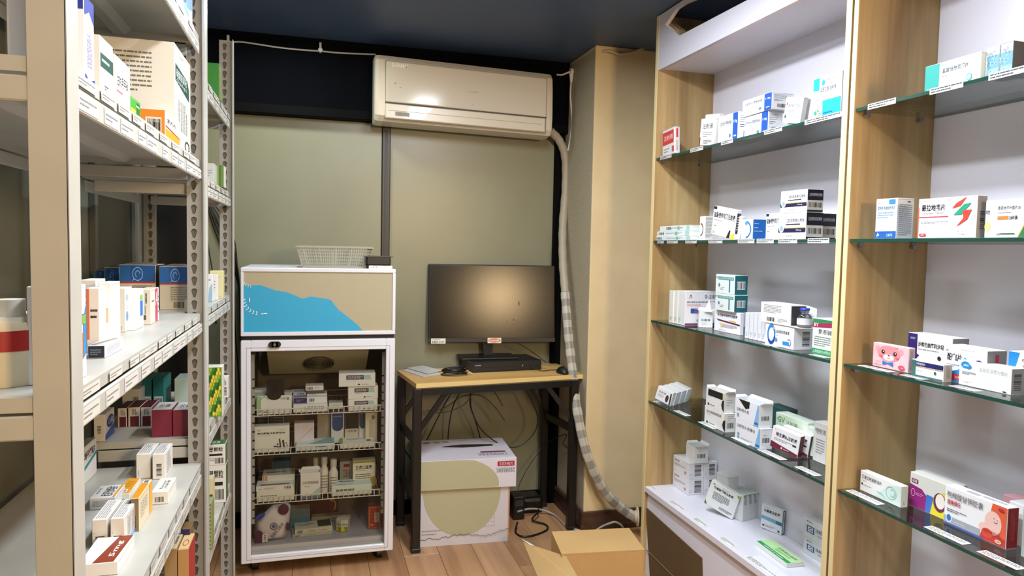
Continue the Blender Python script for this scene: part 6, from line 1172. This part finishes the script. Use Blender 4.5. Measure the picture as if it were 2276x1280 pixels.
def bottle(px0, px1, yt, Y_, lb):
    P_ = Vector((0, FY+Y_, FZ[2]+.0022)); x0 = tpx(P_, (1, 0, 0), px0); x1 = tpx(P_, (1, 0, 0), px1); r = (x1-x0)/2; P_.x = (x0+x1)/2; h = tpy(P_-Vector((0, r, 0)), (0, 0, 1), yt)
    e = empty('medicine_bottle', P_, lb, 'bottle', 'white bottles in the fridge'); b = MB(); m = mat('#e6e2d8', .35)
    b.lathe(P_, [(r*.9, 0), (r, .003), (r, h*.62), (r*.62, h*.74), (r*.62, h*.8)], m, 20); b.build('bottle_body', e)
    b = MB(); b.lathe(P_+Vector((0, 0, h*.8)), [(r*.72, 0), (r*.72, h*.19), (r*.6, h*.2)], mat('#cdc9c0', .4), 18); b.build('cap', e)
    b = MB()
    for k in range(5):
        for j in range(7):
            a = -2.4+j*.24; zz = h*(.15+k*.08); rr_ = r+.0004
            b.quad(P_+Vector((rr_*math.cos(a), rr_*math.sin(a), zz)), P_+Vector((rr_*math.cos(a+.17), rr_*math.sin(a+.17), zz)), P_+Vector((rr_*math.cos(a+.17), rr_*math.sin(a+.17), zz+h*.035)), P_+Vector((rr_*math.cos(a), rr_*math.sin(a), zz+h*.035)), mat('#77736c', .6))
    b.build('label_print', e)
bottle(693, 710, 1019, .2, 'white plastic bottle farthest left and back on the fridge third shelf')
bottle(711, 730, 1018, .15, 'white plastic bottle in the middle of the three on the fridge third shelf')
bottle(731, 751, 1023, .13, 'white plastic bottle farthest right on the fridge third shelf')
FB(2, .2, 755, 783, 1026, .05, 'grey carton with red header on the fridge third shelf', body='#8f8a86', F=[('r', .3, .78, .8, .9, '#8a2a30'), ('t', .25, .35, .85, .7, '口服液', '#7a4a44'), ('l', .2, .15, .9, .3, 2, '#6a6460')])
FB(2, .15, 784, 834, 1025, .05, 'cream carton with gold curve and round gold seal on the fridge third shelf', body='#cfcdb8', F=[('r', 0, .93, 1, 1, '#a8a04a'), ('t', .1, .7, .86, .84, '五虎口服液', '#2e2c26', 0, True), ('l', .1, .64, .85, .67, 1, '#6a6658'), ('l', .1, .28, .8, .55, 4, '#4a483e'), ('p', [(0, 0), (0, .1), (.3, .06), (.6, .16), (1, .42), (1, .34), (.6, .08), (.3, 0)], '#b5a82e'), ('p', [(.3, 0), (.6, .08), (1, .34), (1, 0)], '#6f5f36'), ('e', .9, .26, .18, .18, '#b89a4a'), ('o', .9, .26, .16, .16, .1, 0, 360, '#dcd2a4')])
FB(2, .085, 737, 826, 1081, .08, 'flat pale mint carton at the right of the fridge third shelf', body='#b9c2bc', T=[('l', .2, .5, .8, .8, 1, '#55605a'), ('l', .08, .1, .5, .3, 1, '#8aa0a0')], F=[('l', .1, .2, .9, .8, 1, '#6a7a78')])
# fridge floor
z = FZ[3]+.0006
bag = empty('plastic_pouch', Vector((onY(604, 1200, FY+.1)[0], FY+.12, z)), 'clear pouch with purple dots and blue corner on the fridge floor', 'pouch')
def Yb(px, py, Y_=.09): return onY(px, py, FY+Y_)
out = [(566, 1158), (590, 1137), (606, 1122), (640, 1117), (646, 1122), (643, 1160), (636, 1190), (630, 1206), (600, 1212), (570, 1214), (567, 1190)]
fr_ = [Yb(*p_) for p_ in out]; cen = sum(fr_, Vector())/len(fr_); n = len(fr_)
BG = noisy('pouch_film', '#d6ccd2', '#e6e0e2', 8, .22, .4, 30)
b = MB(); mid = [p_.lerp(cen, .45)+Vector((0, -.018, 0)) for p_ in fr_]; bk_ = [p_.lerp(cen, .45)+Vector((0, .03, 0)) for p_ in fr_]
for p_ in fr_: p_.z = max(p_.z, z+.001)
b.add(fr_+mid+bk_+[cen+Vector((0, -.022, 0)), cen+Vector((0, .035, 0))], [(i, (i+1) % n, n+(i+1) % n, n+i)[::-1] for i in range(n)]+[(n+i, n+(i+1) % n, 3*n)[::-1] for i in range(n)]+[(i, (i+1) % n, 2*n+(i+1) % n, 2*n+i) for i in range(n)]+[(2*n+i, 2*n+(i+1) % n, 3*n+1) for i in range(n)], BG, True); b.build('pouch_body', bag)
def patch(px, py, rx, ry, col, name, rot=0, Y_=.066):
    b = MB(); c = Yb(px, py, Y_); s = (Yb(px+10, py, Y_)-c).length/10
    b.add([c+Vector((s*(rx*math.cos(t)*math.cos(rot)-ry*math.sin(t)*math.sin(rot)), 0, s*(rx*math.cos(t)*math.sin(rot)+ry*math.sin(t)*math.cos(rot)))) for t in [6.2832*i/24 for i in range(24)]], [list(range(24))], mat(col, .3)); return b.build(name, bag)
patch(576, 1196, 10, 18, '#521f3c', 'purple_dot'); patch(630, 1132, 12, 13, '#521f3c', 'purple_dot'); patch(624, 1207, 7, 4, '#521f3c', 'purple_dot'); patch(639, 1170, 4, 10, '#521f3c', 'purple_dot'); patch(578, 1148, 13, 6, '#2a3f9a', 'blue_corner', .6, .064)
b = MB(); c = Yb(600, 1172, .064); s = .0019
ink(b, Yb(583, 1208, .064), Yb(596, 1205, .064)-Yb(583, 1208, .064), Vector((0, 0, .04)), Vector((0, -1, 0)), [('r', 0, .1, .9, .95, '#e0dade'), ('b', .25, .2, .65, .85, True)])
ink(b, Yb(607, 1196, .064), Vector((.045, 0, .055)), Vector((-.012, 0, .009)), Vector((0, -1, 0)), [('t', 0, 0, 1, 1, '脂肪乳注射液', '#4a3a48')])
ink(b, Yb(600, 1178, .064), Vector((.03, 0, 0)), Vector((0, 0, .03)), Vector((0, -1, 0)), [('o', .5, .5, .5, .5, .2, 0, 360, '#4a4a7a'), ('e', .5, .5, .25, .25, '#5a5a86')])
b.build('pouch_print', bag)
PB(z, ('Y', FY+.17), 644, 688, 1134, .06, 'blue and white carton behind the pouch on the fridge floor', yaw=0, body='#a8a4aa', group=gK, F=[('r', 0, 0, 1, 1, '#2f6a86'), ('r', 0, .6, 1, 1, '#55707a')])
q = PB(z, ('Y', FY+.09), 650, 738, 1190, .09, 'lower of two flat cartons lying on the fridge floor', yaw=4, body='#bdbba4', group=gK, F=[('b', .04, .2, .18, .85), ('l', .3, .3, .9, .7, 1, '#8a8870')])
PB(q['top_z']+.0006, ('Y', FY+.09), 655, 739, 1178, .085, 'upper flat carton with a dark square, lying on the fridge floor', yaw=3, body='#c6c2b0', group=gK, F=[('b', .06, .15, .2, .85), ('r', .35, .25, .55, .8, '#aeaa9a'), ('l', .62, .3, .9, .7, 1, '#8a8870')], T=[('r', .62, .15, .98, 1, '#2d302a'), ('l', .08, .4, .55, .7, 2, '#5a564c')])
hx = onY(762, 1195, FY+.13); b = MB(); r_ = .030; z0 = z
hz = tpy(Vector((hx[0], FY+.10, z)), (0, 0, 1), 1157)
def hexa(z0, z1, m): return lambda k: k
vs = [Vector((hx[0]+r_*math.cos(math.radians(60*i+12)), FY+.13+r_*math.sin(math.radians(60*i+12)), z)) for i in range(6)]
b.prism(vs, (0, 0, hz), mat('#c6c8ba', .5)); hb = b.build('hexagonal_carton', label='small hexagonal white carton with green and yellow foot on the fridge floor', cat='box', group=gK)
b = MB()
for i in (3, 4):
    A_, B_ = vs[i], vs[(i+1) % 6]; nn_ = (B_-A_).cross(Vector((0, 0, 1))).normalized()
    ink(b, A_, B_-A_, Vector((0, 0, hz)), nn_, [('r', .0, .0, 1, .42, '#7f8f3a'), ('p', [(0, .06), (.6, .1), (.4, .4), (0, .42)], '#d8c23a'), ('t', .1, .55, .95, .68, '滴眼液', K), ('l', .1, .72, .7, .78, 1, '#6f8a78')])
b.build('print', hb)
PB(z, ('Y', FY+.11), 818, 846, 1126, .03, 'tall red and gold carton in a clear bag at the right of the fridge floor', yaw=0, body='#8f2a22', group=gK, F=[('r', .04, .03, .96, .97, '#b89a5a'), ('r', .08, .05, .92, .95, '#9a231f'), ('r', .5, .3, .86, .72, '#b5aa98'), ('t', .56, .34, .8, .7, '地黄', '#3a2a24', 90), ('e', .3, .18, .15, .05, '#b8863a')])
PB(z, ('Y', FY+.30), 660, 752, 1108, .06, 'dark red glossy gift carton at the back of the fridge floor', yaw=0, body='#4a120e', group=gK, F=[('o', .85, .55, .1, .3, .3, -60, 120, '#b8863a')])
PB(z, ('Y', FY+.25), 692, 780, 1150, .04, 'pale leaflet carton lying behind the flat pair on the fridge floor', yaw=0, body='#a09c8c', group=gK, T=[('p', [(.4, .1), (.9, .3), (.8, .9), (.3, .8)], '#77746a')])
print('OBJECTS', len(S.objects), 'tris', sum(len(o.data.loop_triangles) if not o.data.calc_loop_triangles() else 0 for o in S.objects if o.type == 'MESH'))
